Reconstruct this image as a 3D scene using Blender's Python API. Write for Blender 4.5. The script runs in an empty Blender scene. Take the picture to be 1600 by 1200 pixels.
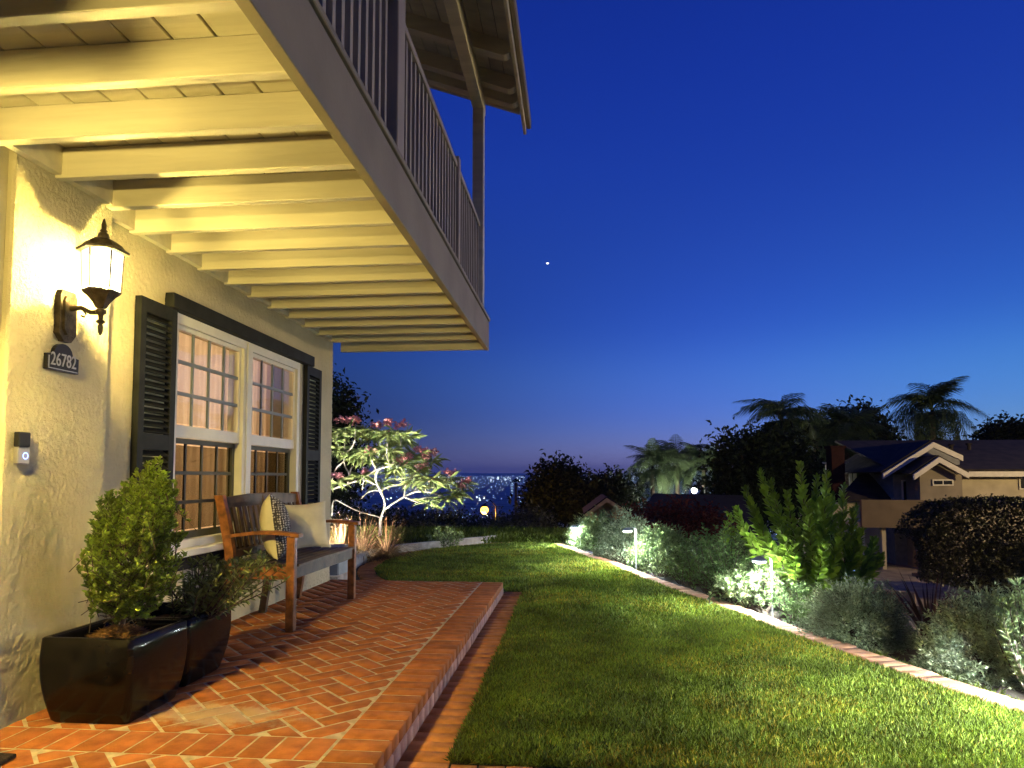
import bpy, bmesh, math, random
import numpy as np
from mathutils import Vector, Matrix

random.seed(7)
rng = np.random.default_rng(7)
SC = bpy.context.scene
COL = SC.collection
rad = math.radians

# ------------------------------------------------------------------ camera
FPX, CX, CY, CAMH = 1050.0, 800.0, 687.0, 1.0       # focal length and principal point in photo pixels (1600 wide)
PSI, TH = math.atan(100 / FPX), math.atan(60 / FPX)
cd = bpy.data.cameras.new('camera'); cam = bpy.data.objects.new('camera', cd); COL.objects.link(cam)
SC.camera = cam
cd.sensor_width = 36; cd.lens = FPX / 1600 * 36; cd.shift_y = (CY - 600) / 1600
cd.clip_start = 0.05; cd.clip_end = 60000
cam.location = (0, 0, CAMH); cam.rotation_euler = (rad(90) + TH, 0, PSI)

# ------------------------------------------------------------------ sky
def lin(*c):
    return tuple(((v / 255) / 12.92 if v / 255 <= 0.04045 else ((v / 255 + 0.055) / 1.055) ** 2.4) for v in c)
W = bpy.data.worlds.new('World'); SC.world = W; W.use_nodes = True
nt = W.node_tree; N = nt.nodes; Lk = nt.links
bg = N['Background']
tc = N.new('ShaderNodeTexCoord'); sep = N.new('ShaderNodeSeparateXYZ'); Lk.new(tc.outputs['Generated'], sep.inputs[0])
ramp = N.new('ShaderNodeValToRGB'); Lk.new(sep.outputs['Z'], ramp.inputs[0])
stops = [(0.0, (168, 150, 190)), (0.035, (142, 148, 205)), (0.09, (94, 128, 215)), (0.15, (70, 115, 210)), (0.22, (48, 91, 194)), (0.31, (37, 76, 178)),
         (0.54, (21, 53, 156)), (1.0, (10, 30, 105))]
sx_ = np.array([p for p, c in stops]); sy_ = np.array([lin(*c) for p, c in stops])            # smooth curve through the stops
dl_ = np.diff(np.log(sy_), axis=0) / np.diff(sx_)[:, None]; mt_ = np.concatenate([dl_[:1], (dl_[1:] + dl_[:-1]) / 2, dl_[-1:]])
def sky_at(z):
    k = int(np.clip(np.searchsorted(sx_, z) - 1, 0, len(sx_) - 2)); h_ = sx_[k + 1] - sx_[k]; t = (z - sx_[k]) / h_
    a, b = np.log(sy_[k]), np.log(sy_[k + 1])
    return np.exp((2 * t**3 - 3 * t**2 + 1) * a + (t**3 - 2 * t**2 + t) * h_ * mt_[k] + (-2 * t**3 + 3 * t**2) * b + (t**3 - t**2) * h_ * mt_[k + 1])
cr = ramp.color_ramp; cr.interpolation = 'LINEAR'
zs_ = np.concatenate([np.linspace(0, 0.3, 18), np.linspace(0.34, 1.0, 12)])
while len(cr.elements) < len(zs_): cr.elements.new(0.5)
for e, z in zip(cr.elements, zs_): e.position = float(z); e.color = (*[float(v) for v in sky_at(z)], 1)
SUNAZ = rad(55)                                         # the sun has set to the right of the house direction
dot = N.new('ShaderNodeVectorMath'); dot.operation = 'DOT_PRODUCT'; Lk.new(tc.outputs['Generated'], dot.inputs[0])
dot.inputs[1].default_value = (math.sin(SUNAZ), math.cos(SUNAZ), 0)
mr = N.new('ShaderNodeMapRange'); mr.interpolation_type = 'SMOOTHSTEP'; Lk.new(dot.outputs['Value'], mr.inputs[0])
mr.inputs[1].default_value = 0.1; mr.inputs[2].default_value = 1.0; mr.inputs[3].default_value = 0.14; mr.inputs[4].default_value = 1.28
mixz = N.new('ShaderNodeMix'); mixz.data_type = 'FLOAT'
mz = N.new('ShaderNodeMapRange'); Lk.new(sep.outputs['Z'], mz.inputs[0]); mz.inputs[1].default_value = 0.09; mz.inputs[2].default_value = 0.42
mz.inputs[3].default_value = 0; mz.inputs[4].default_value = 0.85
Lk.new(mz.outputs[0], mixz.inputs[0]); Lk.new(mr.outputs[0], mixz.inputs[2]); mixz.inputs[3].default_value = 0.92
mul = N.new('ShaderNodeVectorMath'); mul.operation = 'SCALE'; Lk.new(ramp.outputs[0], mul.inputs[0]); Lk.new(mixz.outputs[0], mul.inputs['Scale'])
sky = N.new('ShaderNodeTexSky'); sky.sky_type = 'NISHITA'; sky.sun_disc = False
sky.sun_elevation = rad(-4); sky.sun_rotation = SUNAZ; sky.ozone_density = 6
sks = N.new('ShaderNodeVectorMath'); sks.operation = 'SCALE'; sks.inputs['Scale'].default_value = 0.1; Lk.new(sky.outputs[0], sks.inputs[0])
add = N.new('ShaderNodeVectorMath'); add.operation = 'ADD'; Lk.new(mul.outputs[0], add.inputs[0]); Lk.new(sks.outputs[0], add.inputs[1])
hue = N.new('ShaderNodeMix'); hue.data_type = 'RGBA'; hue.inputs[6].default_value = (1, 1, 1.06, 1); hue.inputs[7].default_value = (0.84, 1.22, 0.86, 1)
hm = N.new('ShaderNodeMapRange'); hm.interpolation_type = 'SMOOTHSTEP'; Lk.new(dot.outputs['Value'], hm.inputs[0]); hm.inputs[1].default_value = 0.65; hm.inputs[2].default_value = 1.0
hf = N.new('ShaderNodeMath'); hf.operation = 'MULTIPLY_ADD'; Lk.new(hm.outputs[0], hf.inputs[0]); hinv = N.new('ShaderNodeMath'); hinv.operation = 'SUBTRACT'; hinv.inputs[0].default_value = 1; Lk.new(mz.outputs[0], hinv.inputs[1])
Lk.new(hinv.outputs[0], hf.inputs[1]); hf.inputs[2].default_value = 0; Lk.new(hf.outputs[0], hue.inputs[0])
tin = N.new('ShaderNodeVectorMath'); tin.operation = 'MULTIPLY'; Lk.new(add.outputs[0], tin.inputs[0]); Lk.new(hue.outputs[2], tin.inputs[1])
Lk.new(tin.outputs[0], bg.inputs[0]); bg.inputs[1].default_value = 1.0
SC.view_settings.view_transform = 'Standard'; SC.view_settings.look = 'None'
SC.view_settings.exposure = 0; SC.view_settings.gamma = 1
SC.render.engine = 'CYCLES'
SC.cycles.use_denoising = True
SC.cycles.volume_bounces = 1; SC.cycles.max_bounces = 6; SC.cycles.diffuse_bounces = 3; SC.cycles.transparent_max_bounces = 12
SC.cycles.sample_clamp_indirect = 4; SC.cycles.caustics_reflective = False; SC.cycles.caustics_refractive = False

# lamp strengths in one place (watt), colours
P_PORCH = 300
P_SCONCE, P_PATH, P_TREE, P_WARM, P_ROOM, P_STREET, P_SODIUM, P_FLOOD = 92, 260.0, 170, 12.0, 70, 6500, 1200, 2500
C_WARM = (1.0, 0.75, 0.21); C_COOL = (0.86, 0.97, 1.0); C_ORANGE = (1.0, 0.42, 0.05)

# ------------------------------------------------------------------ pixel -> point
_F = Vector((-math.sin(PSI) * math.cos(TH), math.cos(PSI) * math.cos(TH), math.sin(TH)))
_R = Vector((math.cos(PSI), math.sin(PSI), 0)); _U = _R.cross(_F); _C = Vector((0, 0, CAMH))
def ray(x, y): return _F + _R * ((x - CX) / FPX) - _U * ((y - CY) / FPX)
def onz(x, y, z): d = ray(x, y); return _C + d * ((z - CAMH) / d.z)
def onx(x, y, X): d = ray(x, y); return _C + d * (X / d.x)
def ony(x, y, Y): d = ray(x, y); return _C + d * (Y / d.y)

# ------------------------------------------------------------------ helpers: objects
def link(o): COL.objects.link(o); return o
def off(p):
    v = Vector((0, 0, 0))
    while p is not None: v += p.location; p = p.parent
    return v
def tag(o, label=None, cat=None, group=None, kind=None):
    if label: o['label'] = label
    if cat: o['category'] = cat
    if group: o['group'] = group
    if kind: o['kind'] = kind
    return o
def thing(name, label, cat, loc=(0, 0, 0), group=None):
    o = link(bpy.data.objects.new(name, None)); o.location = loc; o.empty_display_size = 0.1
    return tag(o, label, cat, group)
def tri_mesh(name, V, F, col=None, smooth=False):
    V = np.asarray(V, dtype=np.float32); F = np.asarray(F, dtype=np.int32)
    me = bpy.data.meshes.new(name)
    me.vertices.add(len(V)); me.vertices.foreach_set('co', V.ravel())
    k = F.shape[1]
    me.loops.add(F.size); me.loops.foreach_set('vertex_index', F.ravel())
    me.polygons.add(len(F)); me.polygons.foreach_set('loop_start', np.arange(0, F.size, k, dtype=np.int32))
    if smooth: me.polygons.foreach_set('use_smooth', np.ones(len(F), dtype=bool))
    me.update(calc_edges=True)
    if col is not None:
        a = me.color_attributes.new('tint', 'FLOAT_COLOR', 'POINT')
        c = np.ones((len(V), 4), dtype=np.float32); c[:, :3] = np.asarray(col)[:, None] if np.ndim(col) == 1 else col
        a.data.foreach_set('color', c.ravel())
    return me
def part(name, me, mat, parent=None):
    o = link(bpy.data.objects.new(name, me))
    if mat is not None and len(me.materials) == 0: me.materials.append(mat)
    if parent is not None: o.parent = parent
    return o
def mesh_part(name, V, F, mat, parent=None, col=None, smooth=False):      # V in world coordinates
    o = off(parent)
    V = np.asarray(V, dtype=np.float32) - np.array(o, dtype=np.float32)
    return part(name, tri_mesh(name, V, F, col, smooth), mat, parent)

class MB:                                               # bmesh builder in world coordinates
    def __init__(s): s.bm = bmesh.new()
    def box(s, x0, x1, y0, y1, z0, z1, bevel=0.0, M=None):
        r = bmesh.ops.create_cube(s.bm, size=1)
        vs = r['verts']
        for v in vs:
            v.co = Vector(((x0 + x1) / 2 + v.co.x * (x1 - x0), (y0 + y1) / 2 + v.co.y * (y1 - y0), (z0 + z1) / 2 + v.co.z * (z1 - z0)))
            if M is not None: v.co = M @ v.co
        if bevel > 0:
            es = list({e for v in vs for e in v.link_edges})
            bmesh.ops.bevel(s.bm, geom=es, offset=bevel, segments=1, affect='EDGES')
        return s
    def prism(s, pts, axis, a, b):                      # polygon (2D) extruded along an axis between a and b
        def mk(p, t): return {'x': (t, p[0], p[1]), 'y': (p[0], t, p[1]), 'z': (p[0], p[1], t)}[axis]
        lo = [s.bm.verts.new(mk(p, a)) for p in pts]; hi = [s.bm.verts.new(mk(p, b)) for p in pts]
        n = len(pts)
        s.bm.faces.new(lo); s.bm.faces.new(hi[::-1])
        for i in range(n): s.bm.faces.new((lo[i], hi[i], hi[(i + 1) % n], lo[(i + 1) % n]))
        return s
    def poly(s, pts, thick):                            # a flat polygon of 3D points, thickened along its normal
        P = [Vector(p) for p in pts]
        n = (P[1] - P[0]).cross(P[2] - P[0]).normalized() * thick
        lo = [s.bm.verts.new(p) for p in P]; hi = [s.bm.verts.new(p + n) for p in P]; k = len(P)
        s.bm.faces.new(lo[::-1]); s.bm.faces.new(hi)
        for i in range(k): s.bm.faces.new((lo[i], lo[(i + 1) % k], hi[(i + 1) % k], hi[i]))
        return s
    def lathe(s, prof, cx, cy, n=24, rot=0.0, sx=1.0, sy=1.0):           # [(r, z)]
        rings = []
        for r, z in prof:
            rings.append([s.bm.verts.new((cx + sx * r * math.cos(rot + 2 * math.pi * i / n), cy + sy * r * math.sin(rot + 2 * math.pi * i / n), z)) for i in range(n)])
        for a, b in zip(rings[:-1], rings[1:]):
            for i in range(n): s.bm.faces.new((a[i], a[(i + 1) % n], b[(i + 1) % n], b[i]))
        s.bm.faces.new(rings[0][::-1]); s.bm.faces.new(rings[-1])
        return s
    def tube(s, pts, r, n=8):
        V, F = tube_np([np.array(p, dtype=float) for p in pts], r, n)
        vs = [s.bm.verts.new(v) for v in V]
        for f in F: s.bm.faces.new([vs[i] for i in f])
        return s
    def build(s, name, mat, parent=None, smooth=False):
        o = off(parent)
        for v in s.bm.verts: v.co -= o
        bmesh.ops.recalc_face_normals(s.bm, faces=s.bm.faces)
        me = bpy.data.meshes.new(name); s.bm.to_mesh(me); s.bm.free()
        if smooth: me.polygons.foreach_set('use_smooth', np.ones(len(me.polygons), dtype=bool))
        return part(name, me, mat, parent)

def tube_np(pts, r, n=6):
    P = np.array(pts, dtype=float); m = len(P)
    R = np.full(m, r, dtype=float) if np.isscalar(r) else np.array(r, dtype=float)
    T = np.gradient(P, axis=0); T /= np.linalg.norm(T, axis=1)[:, None] + 1e-9
    ref = np.array([0.31, 0.17, 0.93]); 
    if abs(T[0] @ ref) > 0.9: ref = np.array([1.0, 0.1, 0])
    A = np.cross(T, ref); A /= np.linalg.norm(A, axis=1)[:, None] + 1e-9
    B = np.cross(T, A)
    an = np.arange(n) * 2 * math.pi / n
    V = (P[:, None, :] + R[:, None, None] * (np.cos(an)[None, :, None] * A[:, None, :] + np.sin(an)[None, :, None] * B[:, None, :])).reshape(-1, 3)
    F = []
    for i in range(m - 1):
        for j in range(n):
            a, b = i * n + j, i * n + (j + 1) % n
            F.append((a, b, b + n, a + n))
    return V, F
class Tubes:
    def __init__(s): s.V = []; s.F = []; s.n = 0
    def add(s, pts, r, n=6):
        V, F = tube_np(pts, r, n); s.V.append(V); s.F.append(np.array(F) + s.n); s.n += len(V)
    def build(s, name, mat, parent):
        return mesh_part(name, np.concatenate(s.V), np.concatenate(s.F), mat, parent, smooth=True)

def unit(a): return a / (np.linalg.norm(a, axis=-1, keepdims=True) + 1e-9)
def leaf_arrays(P, D, L, Wd, fold=0.25, droop=0.15, oval=False, Nrm=None):
    P = np.asarray(P, float); D = unit(np.asarray(D, float)); n = len(P)
    L = np.broadcast_to(np.asarray(L, float), (n,))[:, None]; Wd = np.broadcast_to(np.asarray(Wd, float), (n,))[:, None]
    if Nrm is None: Nrm = unit(rng.normal(size=(n, 3)) * 0.6 + np.array([0, 0, 1.0]))
    S = unit(np.cross(D, Nrm)); Nn = unit(np.cross(S, D))
    if not oval:
        base = P; tip = P + D * L - Nn * L * droop; mid = P + D * L * 0.5
        a = mid + S * Wd / 2 + Nn * Wd * fold; b = mid - S * Wd / 2 + Nn * Wd * fold
        V = np.stack([base, a, tip, b], 1).reshape(-1, 3)
        i = np.arange(n)[:, None] * 4
        F = np.concatenate([i + np.array([[0, 1, 2]]), i + np.array([[0, 2, 3]])], 0)
        return V, F, 4
    def at(t, w, d): return P + D * L * t - Nn * L * droop * t * t, S * Wd * w, Nn * Wd * d
    c1, s1, f1 = at(0.35, 0.42, fold); c2, s2, f2 = at(0.7, 0.45, fold)
    tip = P + D * L - Nn * L * droop
    V = np.stack([P, c1 + s1 + f1, c2 + s2 + f2, tip, c2 - s2 + f2, c1 - s1 + f1, c1, c2], 1).reshape(-1, 3)
    i = np.arange(n)[:, None] * 8
    T = [(0, 1, 6), (1, 2, 7), (1, 7, 6), (2, 3, 7), (0, 6, 5), (6, 7, 4), (6, 4, 5), (7, 3, 4)]
    F = np.concatenate([i + np.array([t]) for t in T], 0)
    return V, F, 8
def foliage(name, P, D, L, Wd, mat, parent, tint=(0.55, 1.35), kind=None, **k):
    V, F, m = leaf_arrays(P, D, L, Wd, **k)
    t = rng.uniform(tint[0], tint[1], len(P))
    return mesh_part(name, V, F, mat, parent, col=np.repeat(t, m))

# ------------------------------------------------------------------ helpers: noise
def vnoise(x, y, seed=0):
    g = np.random.default_rng(seed).random((256, 256))
    xi = np.floor(x).astype(int); yi = np.floor(y).astype(int); fx = x - xi; fy = y - yi
    fx = fx * fx * (3 - 2 * fx); fy = fy * fy * (3 - 2 * fy)
    a = g[xi % 256, yi % 256]; b = g[(xi + 1) % 256, yi % 256]; c = g[xi % 256, (yi + 1) % 256]; d = g[(xi + 1) % 256, (yi + 1) % 256]
    return (a * (1 - fx) + b * fx) * (1 - fy) + (c * (1 - fx) + d * fx) * fy
def fbm(x, y, oct=4, seed=0):
    s = 0; a = 0.5; t = 0
    for o in range(oct):
        s = s + a * vnoise(x * 2 ** o + 17.3 * o, y * 2 ** o + 9.1 * o, seed + o); t += a; a *= 0.55
    return s / t
def sstep(a, b, x): t = np.clip((x - a) / (b - a), 0, 1); return t * t * (3 - 2 * t)

# ------------------------------------------------------------------ materials
MATS = {}
def mat(name, base, rough=0.6, var=0.15, scale=6.0, bump=0.0, bscale=60.0, spec=0.4, objrand=0.0, tint=False, metal=0.0, coat=0.0,
        second=None, stretch=None, trans=0.0, detail=5.0):
    if name in MATS: return MATS[name]
    m = bpy.data.materials.new(name); m.use_nodes = True; MATS[name] = m
    t = m.node_tree; n = t.nodes; l = t.links; b = n['Principled BSDF']
    b.inputs['Roughness'].default_value = rough; b.inputs['Specular IOR Level'].default_value = spec; b.inputs['Metallic'].default_value = metal
    b.inputs['Coat Weight'].default_value = coat
    co = n.new('ShaderNodeTexCoord'); mp = n.new('ShaderNodeMapping'); l.new(co.outputs['Object'], mp.inputs[0])
    if stretch: mp.inputs['Scale'].default_value = stretch
    if objrand:
        oi = n.new('ShaderNodeObjectInfo'); sc_ = n.new('ShaderNodeVectorMath'); sc_.operation = 'SCALE'; sc_.inputs[0].default_value = (37, 51, 23)
        l.new(oi.outputs['Random'], sc_.inputs['Scale']); l.new(sc_.outputs[0], mp.inputs['Location'])
    nz = n.new('ShaderNodeTexNoise'); nz.inputs['Scale'].default_value = scale; nz.inputs['Detail'].default_value = detail; l.new(mp.outputs[0], nz.inputs['Vector'])
    mx = n.new('ShaderNodeMix'); mx.data_type = 'RGBA'
    c2 = second if second else tuple(max(0, c * (1 - 2.2 * var)) for c in base)
    c1 = base if second else tuple(min(1, c * (1 + var)) for c in base)
    mx.inputs[6].default_value = (*c1, 1); mx.inputs[7].default_value = (*c2, 1)
    rp = n.new('ShaderNodeMapRange'); rp.inputs[1].default_value = 0.35; rp.inputs[2].default_value = 0.68; l.new(nz.outputs[0], rp.inputs[0]); l.new(rp.outputs[0], mx.inputs[0])
    col = mx.outputs[2]
    def scale_by(col, sock, lo, hi):
        r = n.new('ShaderNodeMapRange'); r.inputs[3].default_value = lo; r.inputs[4].default_value = hi; l.new(sock, r.inputs[0])
        v = n.new('ShaderNodeVectorMath'); v.operation = 'SCALE'; l.new(col, v.inputs[0]); l.new(r.outputs[0], v.inputs['Scale']); return v.outputs[0]
    if objrand: col = scale_by(col, oi.outputs['Random'], 1 - objrand, 1 + objrand)
    if tint:
        at = n.new('ShaderNodeAttribute'); at.attribute_name = 'tint'
        v = n.new('ShaderNodeVectorMath'); v.operation = 'MULTIPLY'; l.new(col, v.inputs[0]); l.new(at.outputs['Color'], v.inputs[1]); col = v.outputs[0]
    l.new(col, b.inputs['Base Color'])
    if bump:
        nb = n.new('ShaderNodeTexNoise'); nb.inputs['Scale'].default_value = bscale; nb.inputs['Detail'].default_value = 4; l.new(mp.outputs[0], nb.inputs['Vector'])
        bp = n.new('ShaderNodeBump'); bp.inputs['Strength'].default_value = bump; bp.inputs['Distance'].default_value = 0.01
        l.new(nb.outputs[0], bp.inputs['Height']); l.new(bp.outputs[0], b.inputs['Normal'])
    if trans:
        tr = n.new('ShaderNodeBsdfTranslucent'); l.new(col, tr.inputs[0]); ms = n.new('ShaderNodeMixShader'); ms.inputs[0].default_value = trans
        l.new(b.outputs[0], ms.inputs[1]); l.new(tr.outputs[0], ms.inputs[2]); l.new(ms.outputs[0], n['Material Output'].inputs[0])
    return m
def emit(name, col, s):
    if name in MATS: return MATS[name]
    m = bpy.data.materials.new(name); m.use_nodes = True; MATS[name] = m
    b = m.node_tree.nodes['Principled BSDF']; b.inputs['Base Color'].default_value = (0.8, 0.8, 0.8, 1)
    b.inputs['Emission Color'].default_value = (*col, 1); b.inputs['Emission Strength'].default_value = s
    return m
def glass(name, tintc, refl=0.12, em=0.0, emc=(1, 1, 1), rough=0.02):
    m = bpy.data.materials.new(name); m.use_nodes = True; MATS[name] = m
    t = m.node_tree; n = t.nodes; l = t.links; n.remove(n['Principled BSDF'])
    tr = n.new('ShaderNodeBsdfTransparent'); tr.inputs[0].default_value = (*tintc, 1)
    gl = n.new('ShaderNodeBsdfGlossy'); gl.inputs['Roughness'].default_value = rough
    mx = n.new('ShaderNodeMixShader'); fr = n.new('ShaderNodeFresnel'); fr.inputs[0].default_value = 1.45
    mm = n.new('ShaderNodeMath'); mm.operation = 'MULTIPLY_ADD'; l.new(fr.outputs[0], mm.inputs[0]); mm.inputs[1].default_value = 0.22; mm.inputs[2].default_value = refl * 0.2
    l.new(mm.outputs[0], mx.inputs[0]); l.new(tr.outputs[0], mx.inputs[1]); l.new(gl.outputs[0], mx.inputs[2])
    o = mx.outputs[0]
    if em:
        e = n.new('ShaderNodeEmission'); e.inputs[0].default_value = (*emc, 1); e.inputs[1].default_value = em
        a = n.new('ShaderNodeAddShader'); l.new(o, a.inputs[0]); l.new(e.outputs[0], a.inputs[1]); o = a.outputs[0]
    l.new(o, n['Material Output'].inputs[0])
    return m

M_STUCCO = mat('stucco', (0.56, 0.50, 0.34), 0.9, 0.06, 3, 0.5, 220, spec=0.1)
M_WHITE = mat('painted_wood', (0.64, 0.59, 0.44), 0.55, 0.07, 3, 0.22, 14, stretch=(0.35, 4, 4), objrand=0.05)
M_TRIM = mat('white_trim', (0.78, 0.75, 0.66), 0.45, 0.03, 8)
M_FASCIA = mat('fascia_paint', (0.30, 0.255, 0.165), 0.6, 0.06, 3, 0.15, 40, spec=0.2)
M_SHUTTER = mat('black_shutter', (0.014, 0.015, 0.016), 0.6, 0.2, 9, spec=0.15)
M_BRONZE = mat('dark_bronze', (0.055, 0.042, 0.028), 0.42, 0.35, 30, 0.25, 90, metal=0.35)
M_BLACK = mat('black_plastic', (0.012, 0.012, 0.013), 0.35, 0.2)
M_SILVER = mat('satin_nickel', (0.5, 0.48, 0.45), 0.35, 0.05, metal=0.7)
M_GLAZE = mat('black_glaze', (0.006, 0.005, 0.005), 0.16, 0.3, 14, 0.05, 30, spec=0.22)
M_SOIL = mat('potting_soil', (0.05, 0.032, 0.018), 0.95, 0.3, 30, 0.9, 60)
M_BARK_CHIP = mat('coconut_mulch', (0.36, 0.19, 0.07), 0.95, 0.35, 60, 0.9, 90)
M_TEAK = mat('bench_wood', (0.27, 0.10, 0.03), 0.42, 0.25, 7, 0.15, 50, stretch=(3, 3, 3), objrand=0.12)
M_TEAKD = mat('bench_wood_weathered', (0.10, 0.062, 0.035), 0.5, 0.3, 9, 0.15, 50, objrand=0.15)
M_CREAM = mat('cream_canvas', (0.68, 0.62, 0.45), 0.95, 0.05, 12, 0.35, 350, spec=0.1)
M_CURTAIN = mat('sheer_curtain', (0.72, 0.62, 0.52), 0.9, 0.04, 4, trans=0.55)
M_MUNTIN = mat('grey_muntin', (0.20, 0.235, 0.25), 0.5, 0.05)
M_SCREEN = mat('dark_sash', (0.06, 0.06, 0.045), 0.6, 0.1)
M_MORTAR = mat('mortar', (0.52, 0.42, 0.28), 0.95, 0.15, 20, 0.4, 120)
M_CONCRETE = mat('concrete', (0.42, 0.37, 0.31), 0.9, 0.15, 8, 0.4, 90)
M_GROUND = mat('soil', (0.032, 0.024, 0.014), 0.95, 0.3, 1.5, 0.8, 20)
M_BARK = mat('bark', (0.09, 0.065, 0.045), 0.9, 0.3, 12, 0.6, 40)
M_PLUMBARK = mat('plumeria_bark', (0.34, 0.31, 0.27), 0.85, 0.3, 14, 0.4, 40)
M_STEEL = mat('galvanised_pole', (0.45, 0.45, 0.44), 0.4, 0.1, metal=0.6)
def leafmat(name, c, rough=0.5, trans=0.25, spec=0.4): return mat(name, c, rough, 0.2, 3, tint=True, trans=trans, spec=spec)
M_BOX = leafmat('boxwood_leaf', (0.20, 0.29, 0.03))
M_OLIVE = leafmat('narrow_leaf', (0.18, 0.22, 0.06))
M_GREY = leafmat('grey_green_leaf', (0.27, 0.33, 0.19), 0.7, 0.2, 0.2)
M_MID = leafmat('green_leaf', (0.11, 0.18, 0.05))
M_LAUREL = leafmat('laurel_leaf', (0.17, 0.28, 0.025))
M_PALE = leafmat('pale_leaf', (0.20, 0.27, 0.10))
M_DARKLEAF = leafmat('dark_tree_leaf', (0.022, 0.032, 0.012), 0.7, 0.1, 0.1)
M_PALM = leafmat('palm_leaf', (0.045, 0.07, 0.025), 0.6, 0.15, 0.2)
M_RUST = leafmat('reddish_leaf', (0.10, 0.022, 0.012), 0.7, 0.15, 0.2)
M_HEDGE = leafmat('hedge_leaf', (0.075, 0.075, 0.022), 0.5, 0.15, 0.5)
M_PLEAF = leafmat('plumeria_leaf', (0.26, 0.33, 0.11), 0.5, 0.4)
M_PINK = leafmat('pink_petal', (0.85, 0.36, 0.37), 0.6, 0.55)
M_DRY = leafmat('fountain_grass_blade', (0.22, 0.13, 0.06), 0.8, 0.3, 0.1)
M_GRASS = leafmat('grass_blade', (0.165, 0.23, 0.027), 0.55, 0.25, 0.3)
M_SPIKE = leafmat('bronze_flax_leaf', (0.055, 0.028, 0.02), 0.5, 0.1, 0.4)

def brick_mat(name, base, stain=False, objrand=0.18):
    m = mat(name, base, 0.85, 0.13, 14, 0.3, 130, objrand=objrand, spec=0.2)
    t = m.node_tree; n = t.nodes; l = t.links; b = n['Principled BSDF']
    if stain:                                           # lime bloom washed out of the planters: a stain with its own shape
        src = b.inputs['Base Color'].links[0].from_socket
        g = n.new('ShaderNodeNewGeometry'); mp = n.new('ShaderNodeMapping'); l.new(g.outputs['Position'], mp.inputs[0])
        mp.inputs['Location'].default_value = (1.52 * 1.6, -2.78 * 4.2, 0); mp.inputs['Scale'].default_value = (1.6, 4.2, 0)
        ln = n.new('ShaderNodeVectorMath'); ln.operation = 'LENGTH'; l.new(mp.outputs[0], ln.inputs[0])
        nz = n.new('ShaderNodeTexNoise'); nz.inputs['Scale'].default_value = 14; nz.inputs['Detail'].default_value = 12; nz.inputs['Roughness'].default_value = 0.7; l.new(g.outputs['Position'], nz.inputs['Vector'])
        s = n.new('ShaderNodeMath'); s.operation = 'MULTIPLY_ADD'; l.new(nz.outputs[0], s.inputs[0]); s.inputs[1].default_value = 1.5; l.new(ln.outputs['Value'], s.inputs[2])
        r = n.new('ShaderNodeMapRange'); r.inputs[1].default_value = 1.05; r.inputs[2].default_value = 1.4; r.inputs[3].default_value = 0.55; r.inputs[4].default_value = 0; l.new(s.outputs[0], r.inputs[0])
        mx = n.new('ShaderNodeMix'); mx.data_type = 'RGBA'; l.new(r.outputs[0], mx.inputs[0]); l.new(src, mx.inputs[6]); mx.inputs[7].default_value = (0.5, 0.42, 0.28, 1)
        l.new(mx.outputs[2], b.inputs['Base Color'])
    return m
M_BRICK = brick_mat('terracotta_brick', (0.40, 0.135, 0.036), stain=True)
M_BRICKP = brick_mat('riser_brick', (0.48, 0.26, 0.19))
M_BRICKE = brick_mat('edging_brick', (0.42, 0.22, 0.13))
M_CHIM = brick_mat('chimney_brick', (0.028, 0.008, 0.006))

def lamp(name, kind, loc, power, col, parent=None, radius=0.03, **k):
    d = bpy.data.lights.new(name, kind); d.energy = power; d.color = col
    if kind in ('POINT', 'SPOT'): d.shadow_soft_size = radius
    for a, v in k.items():
        if a != 'rot': setattr(d, a, v)
    o = link(bpy.data.objects.new(name, d)); o.location = Vector(loc) - off(parent)
    if 'rot' in k: o.rotation_euler = k['rot']
    if parent: o.parent = parent
    return o

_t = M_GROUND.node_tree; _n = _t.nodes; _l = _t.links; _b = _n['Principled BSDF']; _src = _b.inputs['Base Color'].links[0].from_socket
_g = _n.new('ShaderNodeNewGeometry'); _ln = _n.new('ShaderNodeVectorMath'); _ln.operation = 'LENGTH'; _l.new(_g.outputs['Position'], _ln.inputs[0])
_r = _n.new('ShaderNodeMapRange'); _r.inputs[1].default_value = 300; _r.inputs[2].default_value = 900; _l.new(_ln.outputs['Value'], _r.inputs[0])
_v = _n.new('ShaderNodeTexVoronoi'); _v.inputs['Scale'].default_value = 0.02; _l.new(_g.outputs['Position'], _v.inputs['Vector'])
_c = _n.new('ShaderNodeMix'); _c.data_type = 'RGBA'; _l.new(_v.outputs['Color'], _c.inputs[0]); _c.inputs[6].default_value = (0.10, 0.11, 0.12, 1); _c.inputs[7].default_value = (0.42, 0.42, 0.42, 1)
_m = _n.new('ShaderNodeMix'); _m.data_type = 'RGBA'; _l.new(_r.outputs[0], _m.inputs[0]); _l.new(_src, _m.inputs[6]); _l.new(_c.outputs[2], _m.inputs[7]); _l.new(_m.outputs[2], _b.inputs['Base Color'])
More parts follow.
